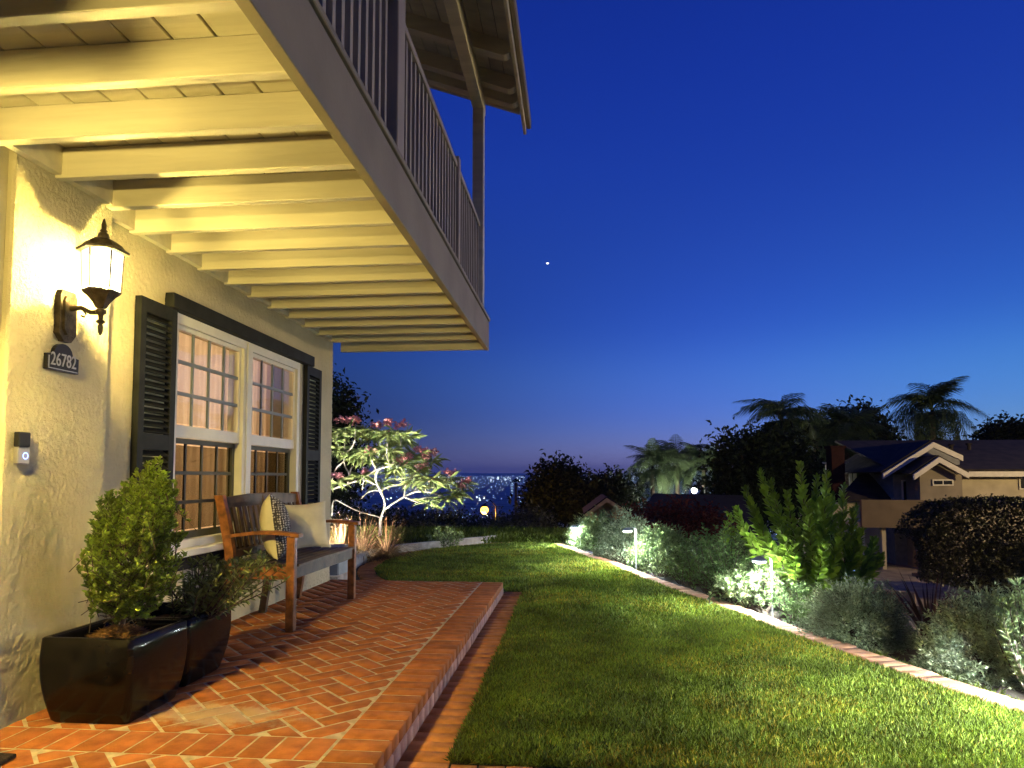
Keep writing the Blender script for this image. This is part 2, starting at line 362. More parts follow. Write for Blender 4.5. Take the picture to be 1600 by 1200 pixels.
# ================================================================== THE GROUND
GZ = -0.11
EDGE = [(-0.38, 11.3), (0.1, 9.62), (0.40, 8.8), (0.69, 7.56), (1.04, 6.51), (1.235, 5.91), (1.386, 5.35), (1.521, 4.91), (1.633, 4.57), (1.734, 4.3), (1.883, 3.82), (1.994, 3.57), (2.076, 3.42), (2.42, 2.7), (2.75, 2.1)]
EY = np.array([p[1] for p in EDGE])[::-1]; EX = np.array([p[0] for p in EDGE])[::-1]
def edge_x(y): return np.interp(y, EY, EX)
def ground_z(x, y):
    x = np.asarray(x, float); y = np.asarray(y, float)
    d = np.maximum(x - (edge_x(np.clip(y, 2, 11.3)) + 1.0), 0)
    right = 2.6 * sstep(0, 7.5, d)
    fwd = 2.7 * sstep(13.5, 26, y) + 9 * sstep(30, 90, y) + 66 * sstep(80, 800, y)
    r = np.hypot(x, y)
    back = 2.6 * sstep(30, 200, -y) + 60 * sstep(200, 900, -y)
    z = -0.13 - np.maximum(np.maximum(right, fwd), back) - 60 * sstep(100, 900, np.abs(x)) * (1 - sstep(60, 700, np.abs(y)))
    z = np.maximum(z, -80)
    z = z + (r > 900) * (95 * sstep(4000, 11500, r))
    ang = np.arctan2(x, y)
    ridge = 120 * (0.55 + 0.45 * fbm(ang * 9 + 40, ang * 0 + 3, 4, 5)) * sstep(11000, 14500, r)
    return z + ridge
rings = np.concatenate([np.linspace(0.6, 30, 60), np.geomspace(31, 16000, 90)])
angs = np.linspace(0, 2 * math.pi, 257)[:-1]
RR, AA = np.meshgrid(rings, angs, indexing='ij')
gx, gy = RR * np.sin(AA), RR * np.cos(AA)
gz = ground_z(gx, gy)
V = np.stack([gx, gy, gz], -1).reshape(-1, 3); V = np.concatenate([V, [[0, 0, float(ground_z(0, 0))]]])
na = len(angs); F = []
ii, jj = np.meshgrid(np.arange(len(rings) - 1), np.arange(na), indexing='ij')
a = ii * na + jj; b = ii * na + (jj + 1) % na
F = np.stack([a, b, b + na, a + na], -1).reshape(-1, 4)
c0 = len(V) - 1
cap = np.array([(c0, (j + 1) % na, j, j) for j in range(na)])[:, :3]
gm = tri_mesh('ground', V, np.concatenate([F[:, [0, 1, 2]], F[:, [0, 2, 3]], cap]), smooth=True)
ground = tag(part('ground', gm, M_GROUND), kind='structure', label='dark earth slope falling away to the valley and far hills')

# ================================================================== LAWN
lawn_poly = [(-0.5, 2.66), (2.42, 2.66)] + [p for p in EDGE[::-1] if p[1] > 2.72] + [(-0.9, 11.55), (-1.45, 11.15), (-2.1, 10.45), (-2.43, 9.7), (-2.5, 8.72), (-2.44, 8.1), (-2.2, 7.45), (-1.98, 7.15), (-1.9, 6.62), (-0.5, 6.62)]
m = MB(); m.bm.faces.new([m.bm.verts.new((x, y, GZ - 0.006)) for x, y in lawn_poly])
lawn = tag(m.build('lawn', mat('lawn_soil', (0.045, 0.05, 0.018), 0.95, 0.3, 12)), kind='structure', label='curved front lawn of short green grass')
LP = np.array(lawn_poly)
def inside(px, py, poly):
    r = np.zeros(len(px), bool); n = len(poly); j = n - 1
    for i in range(n):
        xi, yi = poly[i]; xj, yj = poly[j]
        c = ((yi > py) != (yj > py)) & (px < (xj - xi) * (py - yi) / (yj - yi + 1e-12) + xi)
        r ^= c; j = i
    return r
def blades(n, poly, hmin, hmax, dens_fall, width, z0, seed):
    g = np.random.default_rng(seed)
    x0, y0 = poly.min(0); x1, y1 = poly.max(0)
    X = []; Y = []; got = 0
    while got < n:
        x = g.uniform(x0, x1, n); y = g.uniform(y0, y1, n)
        k = inside(x, y, poly) & (g.random(n) < np.clip((3.2 / np.maximum(np.hypot(x, y), 0.5)) ** dens_fall, 0.03, 1))
        X.append(x[k]); Y.append(y[k]); got += k.sum()
    x = np.concatenate(X)[:n]; y = np.concatenate(Y)[:n]
    return x, y
gx_, gy_ = blades(560000, LP, 0, 0, 1.25, 0, 0, 3)
n = len(gx_); dist = np.hypot(gx_, gy_)
clump = fbm(gx_ * 5, gy_ * 5, 3, 21); big = fbm(gx_ * 1.3, gy_ * 1.3, 3, 31)
hgt = rng.uniform(0.018, 0.046, n) * (0.7 + 0.6 * clump)
lean = rng.normal(size=(n, 2)) * 0.7
Pb = np.stack([gx_, gy_, np.full(n, GZ - 0.006)], 1)
Dd = np.stack([lean[:, 0], lean[:, 1], np.ones(n)], 1)
wd = 0.0032 * np.clip(dist / 3.0, 1, 2.6) * rng.uniform(0.7, 1.3, n)
hd = rng.uniform(0, 2 * math.pi, n); Nn = np.stack([np.cos(hd), np.sin(hd), 0.2 * np.ones(n)], 1)
V, F, k = leaf_arrays(Pb, Dd, hgt * np.clip(dist / 4.5, 1, 1.3), wd, fold=0.1, droop=0.3, Nrm=Nn)
tn = np.repeat(rng.uniform(0.35, 1.75, n) * (0.65 + 0.9 * big), k)
dry = (rng.random(n) < 0.05 + 0.25 * (big > 0.6)) * 1.0
colr = np.stack([tn * (1 + 1.0 * np.repeat(dry, k)), tn * (1 + 0.15 * np.repeat(dry, k)), tn * 0.9], 1)
gr = mesh_part('grass', V, F, M_GRASS, None, col=colr)
tag(gr, 'short dense green grass covering the lawn', 'grass', kind='stuff')

# ================================================================== PATIO (herringbone)
XE, XB = -0.705, -0.905                                 # outer edge, inner line of the border course
patio = tag(MB().box(-2.62, XE - 0.012, -1.5, 6.50, -0.3, -0.0025).build('patio', M_MORTAR), kind='structure', label='raised herringbone brick patio in front of the house')
def clip(poly, x0, x1, y0, y1):
    def half(p, ax, v, keep_gt):
        o = []
        for i in range(len(p)):
            a, b = p[i], p[(i + 1) % len(p)]
            ia = (a[ax] >= v) if keep_gt else (a[ax] <= v); ib = (b[ax] >= v) if keep_gt else (b[ax] <= v)
            if ia: o.append(a)
            if ia != ib:
                t = (v - a[ax]) / (b[ax] - a[ax]); o.append((a[0] + t * (b[0] - a[0]), a[1] + t * (b[1] - a[1])))
        return o
    for ax, v, gt in ((0, x0, True), (0, x1, False), (1, y0, True), (1, y1, False)):
        poly = half(poly, ax, v, gt)
        if len(poly) < 3: return []
    return poly
def area(p): return abs(sum(p[i][0] * p[(i + 1) % len(p)][1] - p[(i + 1) % len(p)][0] * p[i][1] for i in range(len(p)))) / 2
def brick_vf(poly, ztop, zbot, ch=0.0025):
    p = np.array(poly); c = p.mean(0); n = len(p)
    if (np.cross(p[1] - p[0], p[2] - p[1])) < 0: p = p[::-1]
    d = p - c; ins = p - d / (np.linalg.norm(d, axis=1)[:, None] + 1e-9) * ch * 1.4
    V = np.concatenate([np.c_[p, np.full(n, zbot)], np.c_[p, np.full(n, ztop - ch)], np.c_[ins, np.full(n, ztop)]])
    F = []
    for r in (0, 1):
        for i in range(n):
            a, b = r * n + i, r * n + (i + 1) % n; F += [(a, b, b + n), (a, b + n, a + n)]
    for i in range(1, n - 1): F.append((2 * n, 2 * n + i, 2 * n + i + 1))
    return V, F
def brick_obj(name, poly, parent, m, ztop, zbot):
    c = np.array(poly).mean(0)
    V, F = brick_vf([(x - c[0], y - c[1]) for x, y in poly], 0, zbot - ztop)
    o = part(name, tri_mesh(name, V, F), m, parent)
    o.location = Vector((c[0], c[1], ztop)) - off(parent)
    return o
JT = 0.014; w_ = 0.103
fields = [(-2.41, XB - JT, 2.578, 6.505), (-2.41, XB - JT, 0.6, 2.362)]
cells = []
c45 = math.sqrt(0.5)
for k in range(-60, 90):
    for mm in range(-30, 30):
        for (ax, ay, sx, sy) in ((k + 4 * mm, k, 2, 1), (k + 2 + 4 * mm, k - 1, 1, 2)):
            u0, v0 = ax * w_ + JT / 2, ay * w_ + JT / 2; u1, v1 = (ax + sx) * w_ - JT / 2, (ay + sy) * w_ - JT / 2
            quad = [(u, v) for u, v in ((u0, v0), (u1, v0), (u1, v1), (u0, v1))]
            q = [(-1.6 + (u - v) * c45, 4.0 + (u + v) * c45) for u, v in quad]
            cxm = sum(p[0] for p in q) / 4; cym = sum(p[1] for p in q) / 4
            if not (-2.8 < cxm < -0.6 and 0.3 < cym < 6.9): continue
            for fi, f in enumerate(fields):
                p = clip(q, *f)
                if len(p) >= 3 and area(p) > 0.0012: cells.append((math.hypot(cxm, cym) if fi == 0 or cym > 2.0 else 99, p))
cells.sort(key=lambda c: c[0])
for d, p in cells[:300]: brick_obj('brick', p, patio, M_BRICK, random.uniform(-0.0012, 0.0012), -0.02)
Vs, Fs, nn = [], [], 0
for d, p in cells[300:]:
    V, F = brick_vf(p, random.uniform(-0.001, 0.001), -0.02); Vs.append(V); Fs.append(np.array(F) + nn); nn += len(V)
if Vs: tag(mesh_part('brick_paving', np.concatenate(Vs), np.concatenate(Fs), M_BRICK, patio), kind='stuff')
x = -2.40
while x < XB - JT - 0.05:                               # soldier row across the patio
    x1 = min(x + 0.097, XB - JT); brick_obj('soldier_brick', [(x, 2.372), (x1, 2.372), (x1, 2.568), (x, 2.568)], patio, M_BRICK, random.uniform(-0.001, 0.001), -0.02); x += 0.107
y = 1.2
while y < 6.46:                                         # border course and the riser under it
    y1 = y + 0.096
    brick_obj('border_brick', [(XB, y), (XE, y), (XE, y1), (XB, y1)], patio, M_BRICK, random.uniform(-0.001, 0.0015), -0.052)
    if y > 2.0:
        brick_obj('riser_brick', [(XB, y + 0.02), (XE + 0.002, y + 0.02), (XE + 0.002, y1 + 0.02), (XB, y1 + 0.02)], patio, M_BRICKP, -0.058 + random.uniform(-0.0006, 0.0006), -0.14)
    y += 0.106

# brick strip beside the step and the row in front of the lawn
strip = tag(MB().box(XE - 0.02, -0.495, 1.2, 6.72, -0.3, GZ - 0.012).build('brick_path', mat('dark_joint', (0.04, 0.03, 0.02), 0.95)), kind='structure', label='brick mowing strip along the patio step and lawn')
y = 1.3
while y < 6.68:
    j = random.uniform(-0.004, 0.004)
    brick_obj('brick', [(XE + 0.006, y), (-0.502 + j, y), (-0.502 + j, y + 0.097), (XE + 0.006, y + 0.097)], strip, brick_mat('strip_brick', (0.48, 0.20, 0.06)), GZ + random.uniform(-0.003, 0.003), GZ - 0.06); y += 0.1045
row = tag(MB().box(-0.494, 3.0, 2.40, 2.655, -0.3, GZ - 0.012).build('brick_path', MATS['dark_joint']), kind='structure', label='row of bricks closing the near end of the lawn')
x = -0.488
while x < 2.5:
    brick_obj('brick', [(x, 2.42), (x + 0.1, 2.42), (x + 0.1, 2.645), (x, 2.645)], row, MATS['strip_brick'], GZ + random.uniform(-0.003, 0.003), GZ - 0.06); x += 0.108

# ================================================================== LAWN EDGING (right) and curved strip (far left)
def resample(pts, step):
    P = np.array(pts, float); s = np.r_[0, np.cumsum(np.linalg.norm(np.diff(P, axis=0), axis=1))]
    t = np.arange(0, s[-1], step); return np.c_[np.interp(t, s, P[:, 0]), np.interp(t, s, P[:, 1])]
def smooth_path(pts, it=3):
    P = np.array(pts, float)
    for _ in range(it):
        Q = [P[0]]
        for a, b in zip(P[:-1], P[1:]): Q += [a * .75 + b * .25, a * .25 + b * .75]
        Q.append(P[-1]); P = np.array(Q)
    return P
def brick_course(root, path, width, side, m, z, step=0.104):
    S = resample(path, step)
    for a, b in zip(S[:-1], S[1:]):
        t = (b - a) / np.linalg.norm(b - a); nrm = np.array([-t[1], t[0]]) * side
        a2 = a + t * 0.005; b2 = b - t * 0.005
        j = random.uniform(-0.010, 0.010)
        brick_obj('brick', [tuple(a2), tuple(b2), tuple(b2 + nrm * (width + j)), tuple(a2 + nrm * (width + j))], root, m, z + random.uniform(-0.003, 0.003), z - 0.08)
edging = thing('brick_edging', 'curved pale brick edging between the lawn and the shrub bed', 'edging', (0.7, 7.6, GZ))
brick_course(edging, smooth_path(EDGE), 0.145, 1, M_BRICKE, GZ + 0.028)
m = MB(); ep = smooth_path(EDGE)
CURVE = [(-0.95, 11.6), (-1.5, 11.2), (-2.12, 10.47), (-2.46, 9.7), (-2.53, 8.72), (-2.47, 8.1), (-2.23, 7.45), (-2.01, 7.15), (-1.95, 6.6)]
cstrip = thing('brick_edging', 'curved brick strip between the lawn and the low kerb behind the bench', 'edging', (-2.5, 8.7, GZ))
brick_course(cstrip, smooth_path(CURVE), 0.2, -1, MATS['strip_brick'], GZ + 0.006)
# the low curved kerb
kp = smooth_path([(-1.35, 11.75), (-2.0, 10.75), (-2.5, 10.05), (-2.72, 9.5), (-2.80, 8.9), (-2.78, 8.4), (-2.66, 7.9), (-2.5, 7.5), (-2.42, 7.1), (-2.42, 6.7)])
tn_ = np.gradient(kp, axis=0); tn_ /= np.linalg.norm(tn_, axis=1)[:, None]; nr = np.c_[tn_[:, 1], -tn_[:, 0]]
nr = nr * np.sign((nr * (kp - np.array([-0.5, 8.5]))).sum(1))[:, None]
Vv = []; ins, outs = kp, kp + nr * np.linspace(0.10, 0.42, len(kp))[:, None]
for z in (-0.2, 0.0): Vv += [np.c_[ins, np.full(len(kp), z)], np.c_[outs, np.full(len(kp), z)]]
K = len(kp); Fk = []
for i in range(K - 1):
    Fk += [(i, i + 1, 2 * K + i + 1, 2 * K + i), (2 * K + i, 2 * K + i + 1, 3 * K + i + 1, 3 * K + i), (K + i, 3 * K + i, 3 * K + i + 1, K + i + 1)]
Fk += [(0, 2 * K, 3 * K, K), (K - 1, 2 * K - 1, 4 * K - 1, 3 * K - 1)]
kerb = mesh_part('low_kerb', np.concatenate(Vv), Fk, M_CONCRETE)
tag(kerb, 'low curved concrete kerb around the flowering tree bed', 'kerb')

# ================================================================== HOUSE
XN, XF, YC, YEND, YDOOR = -2.30, -2.41, 3.09, 6.45, 2.50
ZT = 2.46                                               # underside of the deck boards
house = thing('house', 'cream stucco house with slatted balcony, black shutters and lit window', 'house', (-2.5, 5.0, 0))
def stucco(name, x, y0, y1, z0, z1, step, seed, amp, hole=None):
    ny = int((y1 - y0) / step) + 1; nz = int((z1 - z0) / step) + 1
    yy, zz = np.meshgrid(np.linspace(y0, y1, ny), np.linspace(z0, z1, nz), indexing='ij')
    wx = fbm(yy * 9, zz * 9, 2, seed + 50) * 0.5
    f1 = fbm(yy * 72 + wx * 5, zz * 50 + wx * 6, 4, seed); f2 = fbm(yy * 120 + wx, zz * 90, 3, seed + 9)
    patch = 0.45 + 0.55 * sstep(0.38, 0.6, fbm(yy * 4, zz * 4, 2, seed + 77))
    h = amp * (sstep(0.505, 0.55, f1) * 0.7 * patch + 0.30 * sstep(0.5, 0.66, f2) + 0.12 * f2)
    xx = x + h
    xx[0, :] = xx[-1, :] = x - 0.012; xx[:, 0] = x - 0.012; xx[:, -1] = x - 0.012
    V = np.stack([xx, yy, zz], -1).reshape(-1, 3)
    i, j = np.meshgrid(np.arange(ny - 1), np.arange(nz - 1), indexing='ij')
    a = i * nz + j; F = np.stack([a, a + nz, a + nz + 1, a + 1], -1)
    if hole:
        cy_ = (yy[:-1, :-1] + yy[1:, 1:]) / 2; cz_ = (zz[:-1, :-1] + zz[1:, 1:]) / 2
        F = F[~((cy_ > hole[0]) & (cy_ < hole[1]) & (cz_ > hole[2]) & (cz_ < hole[3]))]
    return mesh_part(name, V, F.reshape(-1, 4), M_STUCCO, house, smooth=True)
WY0, WY1, WZ0, WZ1 = 3.77, 5.62, 0.57, 2.0
stucco('wall', XN, YDOOR, YC, -0.02, 2.42, 0.004, 11, 0.0052)
stucco('wall', XF, YC - 0.05, YEND, -0.12, ZT, 0.006, 12, 0.0052, (WY0 + 0.02, WY1 - 0.02, WZ0 + 0.02, WZ1 - 0.02))
m = MB()                                                # structural wall behind the stucco, with the window opening
m.box(-2.65, XF - 0.010, YC - 0.05, WY0 + 0.02, -0.3, ZT + 0.3).box(-2.65, XF - 0.010, WY1 - 0.02, YEND - 0.001, -0.3, ZT + 0.3)
m.box(-2.65, XF - 0.010, WY0 + 0.02, WY1 - 0.02, -0.3, WZ0 + 0.02).box(-2.65, XF - 0.010, WY0 + 0.02, WY1 - 0.02, WZ1 - 0.02, ZT + 0.3)
m.box(-2.65, XN - 0.010, YDOOR + 0.001, YC - 0.001, -0.3, ZT + 0.3)
m.box(-2.65, XN - 0.03, -1.5, YDOOR, -0.3, ZT + 0.3)
m.box(-8.0, -2.651, YEND - 0.16, YEND - 0.002, -0.3, 5.2)                   # end wall of the house
m.box(-8.0, -2.651, -1.5, -1.4, -0.3, 5.2)
m.box(-2.65, XF - 0.02, -1.5, YEND - 0.002, ZT + 0.3, 5.6)                   # upper storey
m.build('wall_core', M_STUCCO, house)

# --- window
win = MB()
FX = XF + 0.018                                         # face of the trim
win.box(XF - 0.10, FX, WY0, WY0 + 0.05, WZ0, WZ1).box(XF - 0.10, FX, WY1 - 0.05, WY1, WZ0, WZ1)
win.box(XF - 0.10, FX - 0.002, WY0 + 0.05, WY1 - 0.05, WZ1 - 0.06, WZ1).box(XF - 0.10, FX, 4.63, 4.76, WZ0 + 0.05, WZ1 - 0.06)
win.box(XF - 0.10, FX - 0.002, WY0 + 0.05, WY1 - 0.05, WZ0, WZ0 + 0.05)
wframe = win.build('window', M_TRIM, house)
MB().box(FX + 0.002, FX + 0.012, 4.665, 4.725, WZ0 + 0.05, WZ1 - 0.005, 0.003).build('mullion', M_TRIM, wframe)
MB().box(XF - 0.02, XF + 0.075, WY0 - 0.06, WY1 + 0.06, WZ0 - 0.045, WZ0 - 0.001, 0.006).build('sill', M_TRIM, wframe)
MB().box(XF - 0.02, XF + 0.03, WY0 - 0.03, WY1 + 0.03, WZ0 - 0.13, WZ0 - 0.047, 0.004).build('sill_apron', M_SHUTTER, wframe)
M_PANE = glass('window_pane', (0.93, 0.95, 0.95))
M_PANES = glass('screened_pane', (0.60, 0.58, 0.50))
def sash(y0, y1, z0, z1, x, mm, pm, fr, rail):
    s = MB(); s.box(x - 0.03, x, y0, y0 + fr, z0, z1).box(x - 0.03, x, y1 - fr, y1, z0, z1)
    s.box(x - 0.03, x - 0.001, y0 + fr, y1 - fr, z1 - fr, z1).box(x - 0.03, x - 0.001, y0 + fr, y1 - fr, z0, z0 + rail)
    o = s.build('sash', mm if mm is M_SCREEN else M_TRIM, wframe)
    a0, a1, b0, b1 = y0 + fr, y1 - fr, z0 + rail, z1 - fr
    t = 0.0085
    ys = np.linspace(a0, a1, 5); zs = np.linspace(b0, b1, 4)
    for yv in ys[1:-1]:
        mu = MB().box(x - 0.02, x - 0.008, yv - t, yv + t, b0, b1).build('muntin', mm, wframe)
    for zv in zs[1:-1]:
        MB().box(x - 0.0215, x - 0.0065, a0, a1, zv - t * 1.3, zv + t * 1.3).build('muntin', mm, wframe)
    for i in range(4):
        for j in range(3):
            MB().box(x - 0.016, x - 0.012, ys[i] + t, ys[i + 1] - t, zs[j] + t * 1.3, zs[j + 1] - t * 1.3).build('pane', pm, wframe)
for y0, y1 in ((WY0 + 0.05, 4.63), (4.76, WY1 - 0.05)):
    sash(y0, y1, 1.25, WZ1 - 0.06, XF - 0.005, M_MUNTIN, M_PANE, 0.028, 0.075)
    sash(y0, y1, WZ0 + 0.05, 1.248, XF - 0.04, M_SCREEN, M_PANES, 0.032, 0.045)
# lintel board and shutters
MB().box(XF - 0.01, XF + 0.06, 3.70, 5.84, 2.005, 2.095, 0.004).build('lintel_board', M_SHUTTER, house)
def shutter(y0, y1):
    z0, z1 = 0.56, 2.003; x0, x1 = XF + 0.004, XF + 0.042
    s = MB(); s.box(x0, x1, y0, y0 + 0.05, z0, z1).box(x0, x1, y1 - 0.05, y1, z0, z1)
    for a, b in ((z0, z0 + 0.1), (1.16, 1.25), (z1 - 0.08, z1)): s.box(x0, x1 - 0.001, y0 + 0.05, y1 - 0.05, a, b)
    o = s.build('shutter', M_SHUTTER, house)
    for a, b in ((z0 + 0.1, 1.16), (1.25, z1 - 0.08)):
        k = int((b - a) / 0.036); st = (b - a) / k
        for i in range(k):
            zc = a + (i + 0.5) * st
            M_ = Matrix.Translation((x1 - 0.018, 0, zc)) @ Matrix.Rotation(rad(40), 4, 'Y')
            MB().box(-0.021, 0.021, y0 + 0.051, y1 - 0.051, -0.004, 0.004, M=M_).build('slat', M_SHUTTER, o)
shutter(3.43, 3.765); shutter(5.725, 6.06)
# curtain and lit room
cy_ = np.linspace(WY0 - 0.15, WY1 + 0.15, 500); cz_ = np.linspace(0.4, 2.05, 12)
yy, zz = np.meshgrid(cy_, cz_, indexing='ij')
ph = yy * 42 + 2.2 * np.sin(yy * 5.1) + 0.3 * zz
xx = -2.60 + 0.026 * np.sin(ph) * (0.7 + 0.3 * np.sin(yy * 9)) + 0.006 * np.sin(yy * 130)
V = np.stack([xx - 0.11, yy, zz], -1).reshape(-1, 3); i, j = np.meshgrid(np.arange(499), np.arange(11), indexing='ij'); a = (i * 12 + j)
mesh_part('curtain', V, np.stack([a, a + 12, a + 13, a + 1], -1).reshape(-1, 4), M_CURTAIN, house, smooth=True)
M_ROOM = mat('room_wall', (0.6, 0.5, 0.38), 0.9)
r_ = MB(); r_.box(-4.6, -4.5, 3.2, 6.2, -0.1, 2.4).box(-4.5, -2.66, 3.1, 3.2, -0.1, 2.4).box(-4.5, -2.66, 6.15, 6.25, -0.1, 2.4).box(-4.5, -2.66, 3.2, 6.15, 2.4, 2.5).box(-4.5, -2.66, 3.2, 6.15, -0.2, -0.1)
r_.build('room', M_ROOM, house)
lamp('room_light', 'AREA', (-4.2, 4.7, 1.6), P_ROOM, (1.0, 0.66, 0.36), house, shape='RECTANGLE', size=1.6, size_y=1.2, rot=(0, rad(-90), 0))

# --- balcony
XO = -0.87                                              # outer face of the fascia
ZJ = 2.325                                              # underside of the joists
YB1 = 6.68
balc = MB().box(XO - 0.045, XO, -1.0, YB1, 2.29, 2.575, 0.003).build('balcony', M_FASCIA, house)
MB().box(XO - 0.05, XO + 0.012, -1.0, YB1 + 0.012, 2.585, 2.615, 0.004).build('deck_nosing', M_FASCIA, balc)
MB().box(XF + 0.012, XO - 0.047, YB1 - 0.05, YB1 - 0.002, 2.292, 2.57, 0.003).build('end_beam', M_WHITE, balc)
joist_y = [2.04 + 0.327 * k for k in range(-4, 14)]
for y in joist_y:
    x0 = (XN if y < YC else XF) + 0.012
    MB().box(x0, XO - 0.047, y, y + 0.045, ZJ, ZT - 0.001, 0.003).build('joist', M_WHITE, balc)
for y in joist_y[:-1]:                                  # ledger blocks against the wall
    x0 = (XN if y + 0.2 < YC else XF) + 0.012
    MB().box(x0, x0 + 0.035, y + 0.046, y + 0.326, ZJ + 0.012, ZT - 0.001).build('ledger_block', M_WHITE, balc)
x = XF + 0.01
while x < XO - 0.06:
    x1 = min(x + 0.148, XO - 0.047)
    MB().box(x, x1, -1.0, YB1 - 0.052, ZT, ZT + 0.11, 0.004).build('deck_board', M_WHITE, balc); x += 0.153
y = 1.0
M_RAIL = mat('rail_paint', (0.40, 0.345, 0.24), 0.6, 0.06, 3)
XR = XO - 0.06
while y < 6.28:                                         # balusters
    if not (3.18 < y < 3.36 or 5.0 < y < 5.12): MB().box(XR - 0.017, XR + 0.017, y - 0.017, y + 0.017, 2.66, 3.40).build('baluster', M_RAIL, balc)
    y += 0.1
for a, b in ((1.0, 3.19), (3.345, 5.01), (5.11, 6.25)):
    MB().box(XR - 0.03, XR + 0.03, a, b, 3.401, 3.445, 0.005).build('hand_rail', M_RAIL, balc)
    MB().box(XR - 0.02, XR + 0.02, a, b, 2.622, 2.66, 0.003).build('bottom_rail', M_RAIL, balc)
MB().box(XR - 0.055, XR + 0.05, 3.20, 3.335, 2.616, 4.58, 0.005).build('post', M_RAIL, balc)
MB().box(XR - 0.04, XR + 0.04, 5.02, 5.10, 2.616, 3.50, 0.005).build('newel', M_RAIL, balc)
MB().box(XR - 0.05, XR + 0.055, 6.26, 6.365, 2.616, 4.58, 0.005).build('post', M_WHITE, balc)

# --- upper roof over the balcony (slopes down outward)
SL = 0.36
def rz(x): return 4.735 - SL * (x + 0.91)               # underside of rafters
roof = MB().prism([(-0.50, rz(-0.50) + 0.165), (-3.4, rz(-3.4) + 0.165), (-3.4, rz(-3.4) + 0.26), (-0.50, rz(-0.50) + 0.26)], 'y', -1.5, 6.48).build('roof', mat('roof_shingle', (0.06, 0.05, 0.045), 0.9, 0.3, 20), house)
MB().box(XR - 0.05, XR + 0.055, -1.5, 6.42, 4.581, 4.742, 0.004).build('roof_beam', M_WHITE, roof)
x = -0.53
while x > -2.5:                                         # roof planks seen from below
    MB().prism([(x, rz(x) + 0.142), (x - 0.118, rz(x - 0.118) + 0.142), (x - 0.118, rz(x - 0.118) + 0.164), (x, rz(x) + 0.164)], 'y', -1.5, 6.44).build('roof_plank', M_WHITE, roof); x -= 0.125
for y in [6.30 - 0.76 * k for k in range(0, 9)] + [6.05]:
    tail = [(-0.60 + 0.065 * math.sin(t), rz(-0.60) + 0.07 - 0.065 * math.cos(t)) for t in np.linspace(0, math.pi, 9)]
    pts = [(-2.4, rz(-2.4)), (-0.62, rz(-0.62))] + tail + [(-0.62, rz(-0.62) + 0.139), (-2.4, rz(-2.4) + 0.139)]
    MB().prism(pts, 'y', y, y + 0.09).build('rafter', M_WHITE, roof)
MB().box(-0.535, -0.505, -1.5, 6.90, 4.63, 4.80, 0.003).build('eave_board', M_WHITE, roof)
MB().box(-0.503, -0.455, -1.5, 6.93, 4.70, 4.82, 0.01).build('gutter', M_FASCIA, roof)
MB().prism([(-0.54, rz(-0.54) + 0.03), (-2.4, rz(-2.4) + 0.03), (-2.4, rz(-2.4) + 0.165), (-0.54, rz(-0.54) + 0.165)], 'y', 6.481, 6.515).build('barge_board', M_WHITE, roof)

